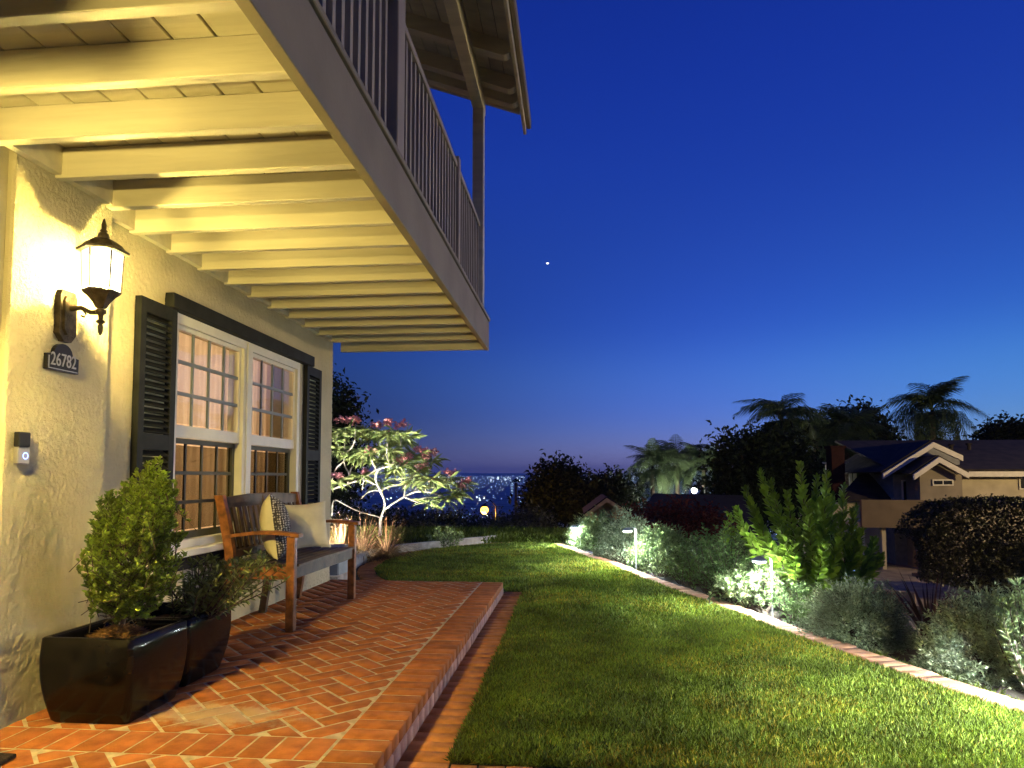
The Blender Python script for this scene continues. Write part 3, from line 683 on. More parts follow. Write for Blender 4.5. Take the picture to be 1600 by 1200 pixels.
# ================================================================== THINGS ON THE WALL
# lantern
def wall_lantern(label, LY, power=P_SCONCE):
    LX = -2.115
    sc = thing('wall_lantern', label, 'lantern', (XN, LY, 1.72))
    m = MB(); oct_ = [(LY + 0.05 * a, 1.725 + 0.115 * b) for a, b in ((-0.75, 1), (0.75, 1), (1, 0.75), (1, -0.7), (0.45, -1), (-0.45, -1), (-1, -0.7), (-1, 0.75))]
    m.prism(oct_, 'x', XN, XN + 0.03); m.build('wall_plate', M_BRONZE, sc)
    MB().prism([(LY + (p[0] - LY) * 0.7, 1.725 + (p[1] - 1.725) * 0.75) for p in oct_], 'x', XN + 0.03, XN + 0.042).build('plate_boss', M_BRONZE, sc)
    ap = [(XN + 0.04, LY, 1.76), (XN + 0.09, LY, 1.765), (LX - 0.05, LY, 1.742), (LX, LY, 1.742)]
    MB().tube(ap, [0.012, 0.010, 0.010, 0.012], 10).tube([(XN + 0.10, LY, 1.752), (XN + 0.115, LY, 1.735), (XN + 0.105, LY, 1.722), (XN + 0.092, LY, 1.728)], 0.004, 6).build('arm', M_BRONZE, sc, True)
    MB().lathe([(0.004, 1.638), (0.009, 1.65), (0.012, 1.675), (0.008, 1.688), (0.018, 1.695), (0.018, 1.702), (0.009, 1.708), (0.011, 1.73), (0.022, 1.737), (0.022, 1.752), (0.012, 1.757)], LX, LY, 16).build('bottom_finial', M_BRONZE, sc, True)
    MB().lathe([(0.014, 1.757), (0.022, 1.762), (0.034, 1.785), (0.056, 1.812), (0.076, 1.829), (0.079, 1.837), (0.070, 1.838)], LX, LY, 6, rad(30)).build('cup', M_BRONZE, sc)
    rg0, rg1, zg0, zg1 = 0.074, 0.082, 1.84, 2.01
    for i in range(6):
        a0, a1 = rad(30 + 60 * i), rad(90 + 60 * i)
        p = lambda r, a, z: Vector((LX + r * math.cos(a), LY + r * math.sin(a), z))
        MB().tube([p(rg0, a0, zg0), p(rg1, a0, zg1)], 0.0032, 6).build('glazing_bar', M_BRONZE, sc)
        q = MB(); e = 0.04
        A, B = p(rg0 - .001, a0, zg0), p(rg0 - .001, a1, zg0); Cc, D = p(rg1 - .001, a1, zg1), p(rg1 - .001, a0, zg1)
        q.poly([A.lerp(B, e), A.lerp(B, 1 - e), D.lerp(Cc, 1 - e), D.lerp(Cc, e)], 0.002)
        q.build('pane', MATS.get('lantern_glass') or glass('lantern_glass', (0.97, 0.97, 0.95), em=0.9, emc=(1.0, 0.95, 0.8)), sc)
    MB().lathe([(0.080, 2.011), (0.104, 2.013), (0.106, 2.023), (0.093, 2.032), (0.088, 2.034), (0.074, 2.052), (0.05, 2.068), (0.022, 2.075)], LX, LY, 6, rad(30)).build('roof', M_BRONZE, sc)
    MB().lathe([(0.02, 2.074), (0.024, 2.083), (0.020, 2.10), (0.011, 2.106), (0.016, 2.112), (0.010, 2.12), (0.011, 2.14), (0.004, 2.165), (0.001, 2.17)], LX, LY, 16).build('finial', M_BRONZE, sc, True)
    for dx, dy, dz_ in ((0, 0.02, -0.05), (0.01, -0.02, 0.03)):           # two candle bulbs at different heights
        MB().lathe([(0.006, 1.84), (0.008, 1.86), (0.008, 1.90 + dz_)], LX + dx, LY + dy, 10).build('candle_sleeve', M_TRIM, sc, True)
        MB().lathe([(0.004, 1.902 + dz_), (0.011, 1.915 + dz_), (0.012, 1.93 + dz_), (0.007, 1.95 + dz_), (0.001, 1.965 + dz_)], LX + dx, LY + dy, 10).build('bulb', MATS.get('bulb_glass') or glass('bulb_glass', (1, 1, 1), em=30, emc=C_WARM), sc, True)
    lamp('lantern_light', 'POINT', (LX, LY + 0.02, 1.885), power * 0.74, C_WARM, sc, 0.010)
    lamp('lantern_light', 'POINT', (LX + 0.01, LY - 0.02, 1.965), power * 0.26, C_WARM, sc, 0.012)
LANTERN_Y = 2.785
wall_lantern('lit bronze hexagonal wall lantern above the house number', LANTERN_Y)
PX, PY = -1.86, 1.42                                    # porch lantern hanging before the entrance, just outside the picture
pn = thing('porch_lantern', 'lit bronze lantern hanging from the balcony before the entrance', 'lantern', (PX, PY, 1.8))
MB().tube([(PX, PY, 2.07), (PX, PY, 2.325)], 0.005, 6).build('chain', M_BRONZE, pn)
MB().lathe([(0.125, 2.004), (0.13, 2.01), (0.10, 2.04), (0.03, 2.075)], PX, PY, 6).build('roof', M_BRONZE, pn)
MB().lathe([(0.005, 1.80), (0.03, 1.806), (0.03, 1.815), (0.006, 1.82)], PX, PY, 6).build('base_ring', M_BRONZE, pn)
for i in range(6):
    a_ = rad(60 * i); MB().tube([(PX + 0.03 * math.cos(a_), PY + 0.03 * math.sin(a_), 1.81), (PX + 0.105 * math.cos(a_), PY + 0.105 * math.sin(a_), 1.985)], 0.0035, 6).build('glazing_bar', M_BRONZE, pn)
MB().lathe([(0.004, 1.905), (0.014, 1.92), (0.015, 1.94), (0.006, 1.97)], PX, PY, 10).build('bulb', MATS['bulb_glass'], pn, True)
lamp('porch_light', 'POINT', (PX, PY, 1.935), P_PORCH * 0.3, C_WARM, pn, 0.02)
lamp('porch_down_fill', 'SPOT', (PX, PY, 1.93), P_PORCH, C_WARM, pn, 0.03, spot_size=rad(158), spot_blend=0.35)   # extra spot added inside the lantern to lift the patio, sparing the joists

# house number
nb = thing('house_number_plaque', 'black house number plaque with arched top reading 26782', 'plaque', (XN, 2.775, 1.54))
py, pz = 2.775, 1.515
arch = [(py - 0.092, pz - 0.04), (py + 0.092, pz - 0.04), (py + 0.092, pz + 0.028), (py + 0.055, pz + 0.034)] + [(py + 0.055 * math.cos(t), pz + 0.034 + 0.05 * math.sin(t)) for t in np.linspace(0.15, math.pi - 0.15, 10)] + [(py - 0.055, pz + 0.034), (py - 0.092, pz + 0.028)]
MB().prism(arch, 'x', XN + 0.004, XN + 0.022).build('plate', M_BLACK, nb)
MB().box(XN + 0.022, XN + 0.0245, py - 0.085, py + 0.085, pz - 0.036, pz - 0.032).box(XN + 0.022, XN + 0.0245, py - 0.086, py - 0.082, pz - 0.031, pz + 0.02).build('border', M_SILVER, nb)
fc = bpy.data.curves.new('numerals', 'FONT'); fc.body = '26782'; fc.size = 0.066; fc.extrude = 0.0015; fc.align_x = 'CENTER'; fc.align_y = 'CENTER'
fo = bpy.data.objects.new('tmp', fc); me = bpy.data.meshes.new_from_object(fo); bpy.data.objects.remove(fo)
for v in me.vertices: v.co = Vector((v.co.z, v.co.x * 0.92, v.co.y * 1.25))
me.name = 'numerals'
o = part('numerals', me, M_SILVER, nb); o.location = Vector((XN + 0.024, py, pz + 0.006)) - nb.location
# doorbell
db = thing('video_doorbell', 'small black and silver doorbell with a glowing blue button', 'doorbell', (XN, 2.573, 1.06))
MB().box(XN + 0.004, XN + 0.028, 2.543, 2.605, 1.057, 1.128, 0.004).build('body', M_SILVER, db)
MB().box(XN + 0.004, XN + 0.030, 2.543, 2.605, 1.1285, 1.19, 0.004).build('camera_panel', M_BLACK, db)
M = Matrix.Translation((XN + 0.029, 2.58, 1.092)) @ Matrix.Rotation(rad(90), 4, 'Y')
bm = bmesh.new(); bmesh.ops.create_circle(bm, cap_ends=True, radius=0.010, segments=20, matrix=M); mm = MB(); mm.bm = bm; mm.build('button', M_SILVER, db)
V, F = [], []
for i in range(24):
    for r in (0.0105, 0.0145): V.append((XN + 0.0295, 2.58 + r * math.cos(i * math.pi / 12), 1.092 + r * math.sin(i * math.pi / 12)))
F = [(2 * i, 2 * i + 1, (2 * i + 3) % 48, (2 * i + 2) % 48) for i in range(24)]
mesh_part('light_ring', V, F, emit('blue_led', (0.15, 0.35, 1.0), 3.0), db)
# door mat
dm = MB().box(-2.27, -1.995, 1.55, 2.285, 0.003, 0.018, 0.004).build('doormat', mat('coir', (0.035, 0.022, 0.015), 0.98, 0.4, 60, 0.9, 200))
tag(dm, 'dark brown coir doormat on the brick patio', 'doormat')

# ================================================================== POTS
def pot(label, cx, cy, wt, wb, h, rot=0.0):
    t = thing('plant_pot', label, 'pot', (cx, cy, 0), 'black glazed planters by the wall')
    def ring(w, z, rr):
        P = []
        for sx, sy in ((1, 1), (-1, 1), (-1, -1), (1, -1)):
            a0 = math.atan2(sy, sx) - math.pi / 4
            for k in range(4):
                a = a0 + k * math.pi / 6
                P.append((sx * (w / 2 - rr) + rr * math.cos(a), sy * (w / 2 - rr) + rr * math.sin(a), z))
        return P
    prof = [(wb, 0.0), (wb + 0.02, 0.012)]
    for k in range(1, 9):
        u = k / 8; prof.append((wb + 0.02 + (wt - wb - 0.02) * math.sin(u * math.pi / 2) ** 0.9 + 0.018 * math.sin(u * math.pi), 0.012 + (h - 0.012) * u))
    inner = [(wt - 0.01, h + 0.004), (wt - 0.045, h + 0.004), (wt - 0.055, h - 0.01), (wt - 0.065, h - 0.06)]
    V, F = [], []
    rot_ = Matrix.Rotation(rot, 3, 'Z')
    allp = prof + inner
    for w, z in allp:
        for p in ring(w, z, 0.022): V.append(rot_ @ Vector(p) + Vector((cx, cy, 0)))
    n = 16
    for r in range(len(allp) - 1):
        for i in range(n): F.append((r * n + i, r * n + (i + 1) % n, (r + 1) * n + (i + 1) % n, (r + 1) * n + i))
    V = [tuple(v) for v in V]
    b = mesh_part('body', V, F, M_GLAZE, t, smooth=True)
    w = wt - 0.062
    sV = [(cx, cy, h - 0.045)] + [tuple(rot_ @ Vector(p) + Vector((cx, cy, 0))) for p in ring(w, h - 0.055, 0.02)]
    mesh_part('soil', sV, [(0, 1 + i, 1 + (i + 1) % 16) for i in range(16)], M_SOIL, t)
    return t
p1 = pot('black glazed square planter holding the clipped boxwood', -1.985, 2.79, 0.40, 0.325, 0.345)
p2 = pot('black glazed square planter half hidden behind the boxwood planter', -2.03, 3.27, 0.40, 0.31, 0.33)

def mulch_mound(cx, cy, z, r, parent):
    P = []; D = []
    for k in range(1600):
        a = random.uniform(0, 6.28); q = r * math.sqrt(random.random())
        P.append((cx + q * math.cos(a), cy + q * math.sin(a), z + 0.055 * (1 - (q / r) ** 2))); D.append((random.gauss(0, 1), random.gauss(0, 1), 0.25))
    foliage('mulch', P, D, rng.uniform(0.012, 0.035, 1600), 0.003, mat('mulch_fibre', (0.36, 0.19, 0.07), 0.95, 0.3, tint=True), parent)

# boxwood
bx = thing('boxwood_shrub', 'clipped boxwood shrub with small glossy leaves in the nearest planter', 'shrub', (-1.97, 2.80, 0.3))
tb = Tubes()
tb.add([(-1.985, 2.80, 0.28), (-1.98, 2.80, 0.36), (-1.965, 2.80, 0.44), (-1.95, 2.80, 0.60)], [0.016, 0.014, 0.012, 0.006])
tips = []
blobs = [(-1.95, 2.82, 0.63, 0.20, 0.20), (-1.94, 2.82, 0.80, 0.175, 0.16), (-1.90, 2.84, 0.955, 0.10, 0.13), (-1.96, 2.80, 0.50, 0.14, 0.12), (-1.84, 2.86, 0.92, 0.06, 0.09), (-2.03, 2.80, 0.76, 0.10, 0.12)]
for k in range(760):
    b = random.choices(blobs, weights=[q[3] ** 2 for q in blobs])[0]
    d = Vector((random.gauss(0, 1), random.gauss(0, 1), random.gauss(0.15, 1))).normalized()
    u = random.uniform(0.6, 1.0) ** 0.5
    c = Vector(b[:3]) + Vector((d.x * b[3], d.y * b[3], d.z * b[4])) * u * random.uniform(0.85, 1.22)
    dd = (d * 0.7 + Vector((0, 0, 0.6)) + Vector((random.gauss(0, .3), random.gauss(0, .3), 0))).normalized()
    tips.append((c, dd))
P, D, Lh = [], [], []
for c, dd in tips:
    L = random.uniform(0.06, 0.11); s = c - dd * L
    tb.add([s - dd * 0.05, s, c], [0.002, 0.0016, 0.001], 3)
    for q in range(24):
        u = random.random(); a = random.uniform(0, 6.28)
        o_ = Vector((math.cos(a), math.sin(a), 0.35 + 0.5 * u)); P.append(s + dd * L * u); D.append(o_ + dd * 0.5); Lh.append(random.uniform(0.017, 0.029))
Lh = np.array(Lh)
tb.build('stem', M_BARK, bx)
foliage('foliage', P, D, Lh, Lh * 0.62, M_BOX, bx, tint=(0.45, 1.5), fold=0.15, droop=0.1)
mulch_mound(-1.985, 2.79, 0.298, 0.125, p1)

def spray_shrub(name, label, cat, base, h, r, stems, m, leaf, wid, per, up=0.5, bark=M_BARK, group=None, oval=False, seed=1, spread0=0.03, tint=(0.55, 1.4), curve=0.25, xs=1.0, lean=(0, 0), start=0.25, ang=0.9, tip_tuft=4):
    rr = random.Random(seed)
    t = thing(name, label, cat, base, group)
    tb = Tubes(); P, D, Ls = [], [], []
    for s in range(stems):
        a = rr.uniform(0, 6.283); q = math.sqrt(rr.random())
        hh = h * (1 - 0.42 * q * q) * rr.uniform(0.78, 1.05)
        end = Vector((base[0] + lean[0] + xs * r * q * math.cos(a), base[1] + lean[1] + r * q * math.sin(a), base[2] + hh))
        st = Vector((base[0] + rr.gauss(0, spread0), base[1] + rr.gauss(0, spread0), base[2] - 0.02))
        mid = st.lerp(end, 0.5) + Vector((math.cos(a), math.sin(a), -0.3)) * r * q * curve
        pts = [st * (1 - u) ** 2 + mid * 2 * u * (1 - u) + end * u * u for u in np.linspace(0, 1, 7)]
        tb.add(pts, np.linspace(0.006, 0.0018, 7) * max(1, h), 4)
        for k in range(per):
            u = start + (1 - start) * (k + rr.random()) / per
            i = min(5, int(u * 6)); p = pts[i].lerp(pts[i + 1], u * 6 - i); tg = (pts[i + 1] - pts[i]).normalized()
            side = Vector((rr.gauss(0, 1), rr.gauss(0, 1), rr.gauss(0, 1))); side = (side - tg * side.dot(tg)).normalized()
            P.append(p); D.append(side * ang + tg * up + Vector((0, 0, 0.15))); Ls.append(leaf * rr.uniform(0.65, 1.2))
        for k in range(tip_tuft):
            side = Vector((rr.gauss(0, .5), rr.gauss(0, .5), 0.6)); P.append(pts[-1]); D.append(side); Ls.append(leaf * 0.8)
    tb.build('stem', bark, t); Ls = np.array(Ls)
    foliage('foliage', [tuple(p) for p in P], [tuple(d) for d in D], Ls, Ls * wid, m, t, tint=tint, oval=oval)
    return t
spray_shrub('leafy_shrub', 'narrow leaved shrub sprawling over the rear planter', 'shrub', (-1.93, 3.30, 0.28), 0.33, 0.32, 46, M_OLIVE, 0.05, 0.30, 26, seed=4, lean=(0.14, 0.05), curve=0.1)

# ================================================================== BENCH
BX0, BX1, BY0, BY1 = -2.335, -1.865, 4.30, 5.50         # rear / front leg lines, near / far end
bench = thing('garden_bench', 'brown wooden two seat garden bench below the window', 'bench', (-2.1, 4.9, 0))
lw = 0.028
def post_path(y, pts, wy, wx, name, mm):
    m_ = MB()
    # side profile polygon in x-z extruded along y
    L_ = [(x - wx, z) for x, z in pts]; R_ = [(x + wx, z) for x, z in pts[::-1]]
    m_.prism(L_ + R_, 'y', y - wy, y + wy); return m_.build(name, mm, bench)
rear = [(BX0, 0), (BX0 + 0.03, 0.2), (BX0 + 0.055, 0.40), (BX0 + 0.045, 0.52), (BX0 + 0.005, 0.72), (BX0 - 0.035, 0.885)]
for y in (BY0, BY1): post_path(y, rear, 0.021, 0.03, 'leg', M_TEAK)
post_path((BY0 + BY1) / 2 - 0.02, rear, 0.018, 0.025, 'leg', M_TEAKD)
for y in (BY0, BY1):
    MB().box(BX1 - lw, BX1 + lw, y - 0.025, y + 0.025, 0, 0.612, 0.004).build('leg', M_TEAK, bench)
    MB().box(BX0 + 0.085, BX1 - lw - 0.001, y - 0.017, y + 0.017, 0.335, 0.415, 0.003).build('side_rail', M_TEAK, bench)
    # arm: slightly curved board
    top = [(BX0 + 0.03 + (BX1 + 0.06 - BX0 - 0.03) * u, 0.628 + 0.028 * math.sin(u * math.pi * 0.9) - 0.004) for u in np.linspace(0, 1, 9)]
    MB().prism(top + [(x, z - 0.022) for x, z in top[::-1]], 'y', y - 0.036, y + 0.036).build('arm_rest', M_TEAK, bench)
MB().box(BX1 - 0.014, BX1 + 0.014, BY0 + 0.026, BY1 - 0.026, 0.335, 0.41, 0.003).build('front_rail', M_TEAKD, bench)
MB().box(BX0 + 0.03, BX0 + 0.055, BY0 + 0.022, BY1 - 0.022, 0.335, 0.40, 0.003).build('rear_rail', M_TEAKD, bench)
for k in range(6):
    x = BX0 + 0.115 + k * 0.073
    MB().box(x - 0.028, x + 0.028, BY0 + 0.03, BY1 - 0.03, 0.415 - 0.006 * math.sin(k / 5 * math.pi), 0.433 - 0.006 * math.sin(k / 5 * math.pi), 0.003).build('seat_slat', M_TEAKD, bench)
def bx_at(z): return float(np.interp(z, [p[1] for p in rear], [p[0] for p in rear]))
ymid = (BY0 + BY1) / 2 - 0.02
for ya, yb in ((BY0 + 0.022, ymid - 0.019), (ymid + 0.019, BY1 - 0.022)):
    n = 10; ys = np.linspace(ya, yb, n)                 # shaped top rail
    m_ = MB(); pts = [(y, 0.80) for y in ys] + [(y, 0.868 + 0.022 * math.sin((y - BY0) / (BY1 - BY0) * math.pi)) for y in ys[::-1]]
    m_.prism(pts, 'x', bx_at(0.84) - 0.014, bx_at(0.84) + 0.014).build('top_rail', M_TEAKD, bench)
    MB().box(bx_at(0.5) - 0.012, bx_at(0.5) + 0.014, ya, yb, 0.47, 0.52, 0.003).build('lower_rail', M_TEAKD, bench)
    for k in range(7):
        y = ya + (k + 0.5) * (yb - ya) / 7
        z0, z1 = 0.519, 0.802
        m_ = MB(); m_.prism([(bx_at(z0) - 0.007, z0), (bx_at(z0) + 0.007, z0), (bx_at(z1) + 0.007, z1), (bx_at(z1) - 0.007, z1)], 'y', y - 0.02, y + 0.02).build('back_slat', M_TEAKD, bench)

def cushion(label, loc, size, thick, rot, front_mat, group):
    t = thing('cushion', label, 'cushion', loc, group); t.rotation_euler = rot
    n = 28; u = np.linspace(-1, 1, n); U_, V_ = np.meshgrid(u, u, indexing='ij')
    pin = 1 - 0.10 * (1 - np.abs(V_) ** 2) * np.abs(U_) ** 3; pin2 = 1 - 0.10 * (1 - np.abs(U_) ** 2) * np.abs(V_) ** 3
    X = U_ * size / 2 * pin; Z = V_ * size / 2 * pin2
    prof = ((1 - U_ ** 2) * (1 - V_ ** 2)); T = thick / 2 * np.clip(prof, 0, 1) ** 0.42
    wr = 0.010 * (fbm(U_ * 3 + 5, V_ * 3 + 2, 3, 61) - 0.5) * prof ** 0.3
    F = []
    for i in range(n - 1):
        for j in range(n - 1): a = i * n + j; F.append((a, a + n, a + n + 1, a + 1))
    Vf = np.stack([X, -(T + wr), Z], -1).reshape(-1, 3); Vb = np.stack([X, T + wr, Z], -1).reshape(-1, 3)
    fm = part('front_panel', tri_mesh('front_panel', Vf, F, smooth=True), front_mat, t)
    part('back_panel', tri_mesh('back_panel', Vb, np.array(F)[:, ::-1], smooth=True), M_CREAM, t)
    return t
mw = mat('woven_panel', (0.52, 0.47, 0.38), 0.95, 0.1, 40)
t_ = mw.node_tree; n_ = t_.nodes; l_ = t_.links; b_ = n_['Principled BSDF']
vo = n_.new('ShaderNodeTexVoronoi'); vo.inputs['Scale'].default_value = 62; vo.inputs['Randomness'].default_value = 0.35
co = n_.new('ShaderNodeTexCoord'); l_.new(co.outputs['Object'], vo.inputs['Vector'])
mr_ = n_.new('ShaderNodeMapRange'); mr_.inputs[1].default_value = 0.25; mr_.inputs[2].default_value = 0.5; l_.new(vo.outputs['Distance'], mr_.inputs[0])
mx_ = n_.new('ShaderNodeMix'); mx_.data_type = 'RGBA'; l_.new(mr_.outputs[0], mx_.inputs[0]); mx_.inputs[6].default_value = (0.55, 0.50, 0.42, 1); mx_.inputs[7].default_value = (0.045, 0.04, 0.035, 1)
l_.new(mx_.outputs[2], b_.inputs['Base Color'])
bp_ = n_.new('ShaderNodeBump'); bp_.inputs['Distance'].default_value = 0.006; bp_.invert = True; l_.new(vo.outputs['Distance'], bp_.inputs['Height']); l_.new(bp_.outputs[0], b_.inputs['Normal'])
# front panel faces local -Y
cushion('cream cushion with woven grey front standing edge on at the near bench end', (-2.10, 4.56, 0.655), 0.45, 0.20, (rad(-8), rad(4), rad(112)), mw, 'cushions on the bench')
cushion('plain cream square cushion leaning in the far half of the bench', (-2.13, 5.14, 0.625), 0.38, 0.15, (rad(-16), rad(-3), rad(38)), M_CREAM, 'cushions on the bench')

# ================================================================== GARDEN LIGHTS
def path_light(label, x, y, h, visible=True, power=P_PATH, d=(-1.0, -0.1)):
    t = thing('path_light', label, 'garden light', (x, y, GZ), 'path lights along the edging')
    zt = GZ + h
    arc = [(x, y, GZ - 0.05), (x, y, zt - 0.03)] + [(x + d[0] * 0.055 * (1 - math.cos(a)), y + d[1] * 0.055 * (1 - math.cos(a)), zt - 0.03 + 0.045 * math.sin(a)) for a in np.linspace(0.2, math.pi * 0.8, 7)]
    MB().tube(arc, 0.0055, 8).build('pole', M_STEEL, t, True)
    hx, hy, hz = arc[-1]
    hz -= 0.005
    MB().lathe([(0.012, hz + 0.02), (0.03, hz + 0.012), (0.062, hz - 0.012), (0.064, hz - 0.016)], hx, hy, 24).build('hat', M_STEEL, t, True)
    MB().lathe([(0.05, hz - 0.0165), (0.052, hz - 0.030), (0.02, hz - 0.036), (0.002, hz - 0.037)], hx, hy, 20).build('lens', emit('cool_led', C_COOL, 14), t, True)
    lamp('path_light_bulb', 'SPOT', (hx, hy, hz - 0.042), power * 0.8, C_COOL, t, 0.03, spot_size=rad(164), spot_blend=0.3)
    lamp('path_light_spill', 'POINT', (hx, hy, hz - 0.05), min(power, P_PATH) * 0.30, C_COOL, t, 0.03)
    return t
path_light('lit path light in front of the large leafed shrub', 1.59, 5.73, 0.46)
path_light('lit path light halfway along the curved edging', 0.715, 8.29, 0.50)
path_light('lit path light at the far end of the edging', 0.06, 10.72, 0.36)
path_light('path light at the near end of the edging', 2.42, 3.0, 0.60, power=P_PATH * 4.2)

# ================================================================== SHRUB BED
bed = 'shrubs along the lawn edging'
def dome(name, label, base, h, r, m, leaf, wid, n_tw, per, seed, mx=1.0, tint=(0.5, 1.4)):
    rr = random.Random(seed)
    t = thing(name, label, 'shrub', base, bed); tb = Tubes(); P, D, Ls = [], [], []
    bmp = [(rr.uniform(0, 6.28), rr.uniform(0.1, 1.2), rr.uniform(0.85, 1.14)) for _ in range(14)]
    for k in range(n_tw):
        a = rr.uniform(0, 6.283); e = math.asin(rr.uniform(-0.12, 1.0))
        s_ = 1.0
        for ba, be, bs in bmp:
            dd = math.cos(e) * math.cos(be) * math.cos(a - ba) + math.sin(e) * math.sin(be)
            if dd > 0.9: s_ = bs
        d = Vector((math.cos(e) * math.cos(a) * r * mx, math.cos(e) * math.sin(a) * r, max(0.02, math.sin(e)) * h))
        end = Vector(base) + d * s_ * rr.uniform(0.78, 1.14); st = Vector(base) + d * rr.uniform(0.35, 0.6)
        if rr.random() < 0.25: tb.add([Vector(base) + Vector((rr.gauss(0, .02), rr.gauss(0, .02), 0)), Vector(base).lerp(end, 0.5) + Vector((0, 0, 0.05)), end], [0.006, 0.003, 0.001], 4)
        tg = (end - st).normalized() + Vector((0, 0, 0.35)); tg.normalize(); L = (end - st).length
        for q in range(per):
            u = rr.random() ** 0.7
            side = Vector((rr.gauss(0, 1), rr.gauss(0, 1), rr.gauss(0, 1))).normalized()
            P.append(st.lerp(end, u) + side * 0.006); D.append(side * 0.8 + tg * 0.8); Ls.append(leaf * rr.uniform(0.7, 1.25))
    tb.build('stem', M_BARK, t); Ls = np.array(Ls)
    foliage('foliage', [tuple(p) for p in P], [tuple(d) for d in D], Ls, Ls * wid, m, t, tint=tint)
    return t
gzb = lambda x, y: float(ground_z(x, y))
def B(x, y): return (x, y, gzb(x, y))
dome('grey_shrub', 'rounded grey green shrub just beyond the nearest path light', B(1.93, 4.93), 0.41, 0.33, M_GREY, 0.028, 0.27, 950, 30, 21)
dome('grey_shrub', 'rounded grey green shrub at the right with dark flax behind it', B(2.36, 4.22), 0.45, 0.33, M_GREY, 0.030, 0.32, 900, 30, 22)
dome('pale_shrub', 'brightly lit pale shrub at the far end of the edging', B(0.28, 10.95), 0.56, 0.44, M_PALE, 0.05, 0.35, 420, 22, 23)
dome('round_shrub', 'dim grey green shrub between the two far path lights', B(0.72, 9.55), 0.62, 0.45, M_GREY, 0.05, 0.30, 520, 22, 24)
dome('pale_shrub', 'brightly lit pale shrub behind the middle path light', B(1.08, 8.55), 0.52, 0.40, M_PALE, 0.05, 0.35, 480, 22, 25)
spray_shrub('leafy_shrub', 'dark leafy shrub right of the middle path light', 'shrub', B(1.55, 7.7), 0.62, 0.42, 60, M_MID, 0.06, 0.36, 26, seed=26, group=bed, spread0=0.1)
spray_shrub('leafy_shrub', 'leafy shrub with tall spike midway along the edging', 'shrub', B(1.50, 6.95), 0.58, 0.48, 80, M_MID, 0.06, 0.36, 28, seed=27, group=bed, spread0=0.12)
spray_shrub('upright_shrub', 'slender upright shrub tip rising above the leafy shrubs', 'shrub', B(1.62, 7.35), 0.80, 0.07, 7, M_LAUREL, 0.075, 0.42, 30, seed=28, group=bed, up=0.9, oval=True)
spray_shrub('pale_leafy_shrub', 'low bright shrub lit by the nearest path light', 'shrub', B(1.62, 6.15), 0.36, 0.42, 90, M_PALE, 0.055, 0.36, 26, seed=29, group=bed, spread0=0.16)
spray_shrub('pale_leafy_shrub', 'small leafy shrub at the foot of the nearest path light', 'shrub', B(1.80, 5.62), 0.30, 0.25, 40, M_MID, 0.05, 0.34, 22, seed=33, group=bed, spread0=0.1)
spray_shrub('narrow_leaved_shrub', 'pale narrow leaved shrub cut by the right picture edge', 'shrub', B(2.37, 3.74), 0.60, 0.24, 44, M_PALE, 0.055, 0.28, 34, seed=34, group=bed, up=0.8, lean=(0.02, 0.02))

for (fx, fy, fh, fr, lab, mm_) in [(0.42, 10.1, 0.26, 0.22, 'low leafy plant at the edging just before the far pale shrub', M_MID), (0.62, 9.2, 0.3, 0.26, 'low leafy plant at the edging below the dim grey green shrub', M_GREY), (0.98, 7.95, 0.26, 0.22, 'low leafy plant at the foot of the middle path light', M_PALE),
        (1.2, 7.3, 0.32, 0.27, 'low dark plant spilling over the edging past the middle path light', M_MID), (1.38, 6.7, 0.3, 0.26, 'low leafy plant at the edging below the tall spike', M_MID), (1.75, 5.35, 0.2, 0.18, 'small plant between the path light and the rounded shrub', M_MID)]:
    spray_shrub('low_plant', lab, 'plant', B(fx, fy), fh, fr, 30, mm_, 0.05, 0.36, 20, seed=int(fy * 10), group=bed, spread0=0.08)
# the large leafed shrub: upright shoots with big leaves
lt = thing('large_leafed_shrub', 'tall upright shrub with large bright green leaves above the path light', 'shrub', B(2.15, 6.15), bed)
tb = Tubes(); P, D, Ls = [], [], []
bz = gzb(2.15, 6.15); LYd = 6.15
shoots = [((1150, 795), 0.03), ((1165, 765), 0.0), ((1188, 738), 0.1), ((1205, 752), -0.15), ((1250, 725), 0.0), ((1275, 745), 0.2), ((1292, 738), -0.1), ((1300, 775), 0.25), ((1335, 795), 0.1), ((1318, 760), 0.3),
          ((1230, 770), -0.25), ((1345, 830), 0.0), ((1365, 845), 0.2), ((1215, 800), -0.3), ((1262, 790), -0.3), ((1180, 800), -0.2), ((1310, 830), -0.25), ((1375, 870), 0.15), ((1290, 850), -0.35), ((1240, 850), -0.35)]
for (pxx, pyy), dy in shoots:
    e = ony(pxx, pyy, LYd + dy); s = Vector((2.1 + random.gauss(0, 0.06), LYd + random.gauss(0, 0.06), bz))
    md = s.lerp(e, 0.55) + Vector(((e.x - s.x) * 0.25, 0, -0.05))
    pts = [s * (1 - u) ** 2 + md * 2 * u * (1 - u) + e * u * u for u in np.linspace(0, 1, 9)]
    tb.add(pts, np.linspace(0.012, 0.003, 9), 5)
    nl = 92
    for k in range(nl):
        u = 0.22 + 0.78 * (k / nl); i = min(7, int(u * 8)); p = pts[i].lerp(pts[i + 1], u * 8 - i); tg = (pts[i + 1] - pts[i]).normalized()
        a = k * 2.4; side = Vector((math.cos(a), math.sin(a), 0)); side = (side - tg * side.dot(tg)).normalized()
        upw = 0.75 + 0.9 * u
        P.append(tuple(p)); D.append(tuple(side * 1.0 + tg * upw)); Ls.append((0.115 - 0.05 * max(0, (u - 0.6) / 0.4)) * random.uniform(0.8, 1.15))
tb.build('stem', M_BARK, lt); Ls = np.array(Ls)
foliage('foliage', P, D, Ls, Ls * 0.46, M_LAUREL, lt, tint=(0.6, 1.3), oval=True, fold=0.18, droop=0.12)

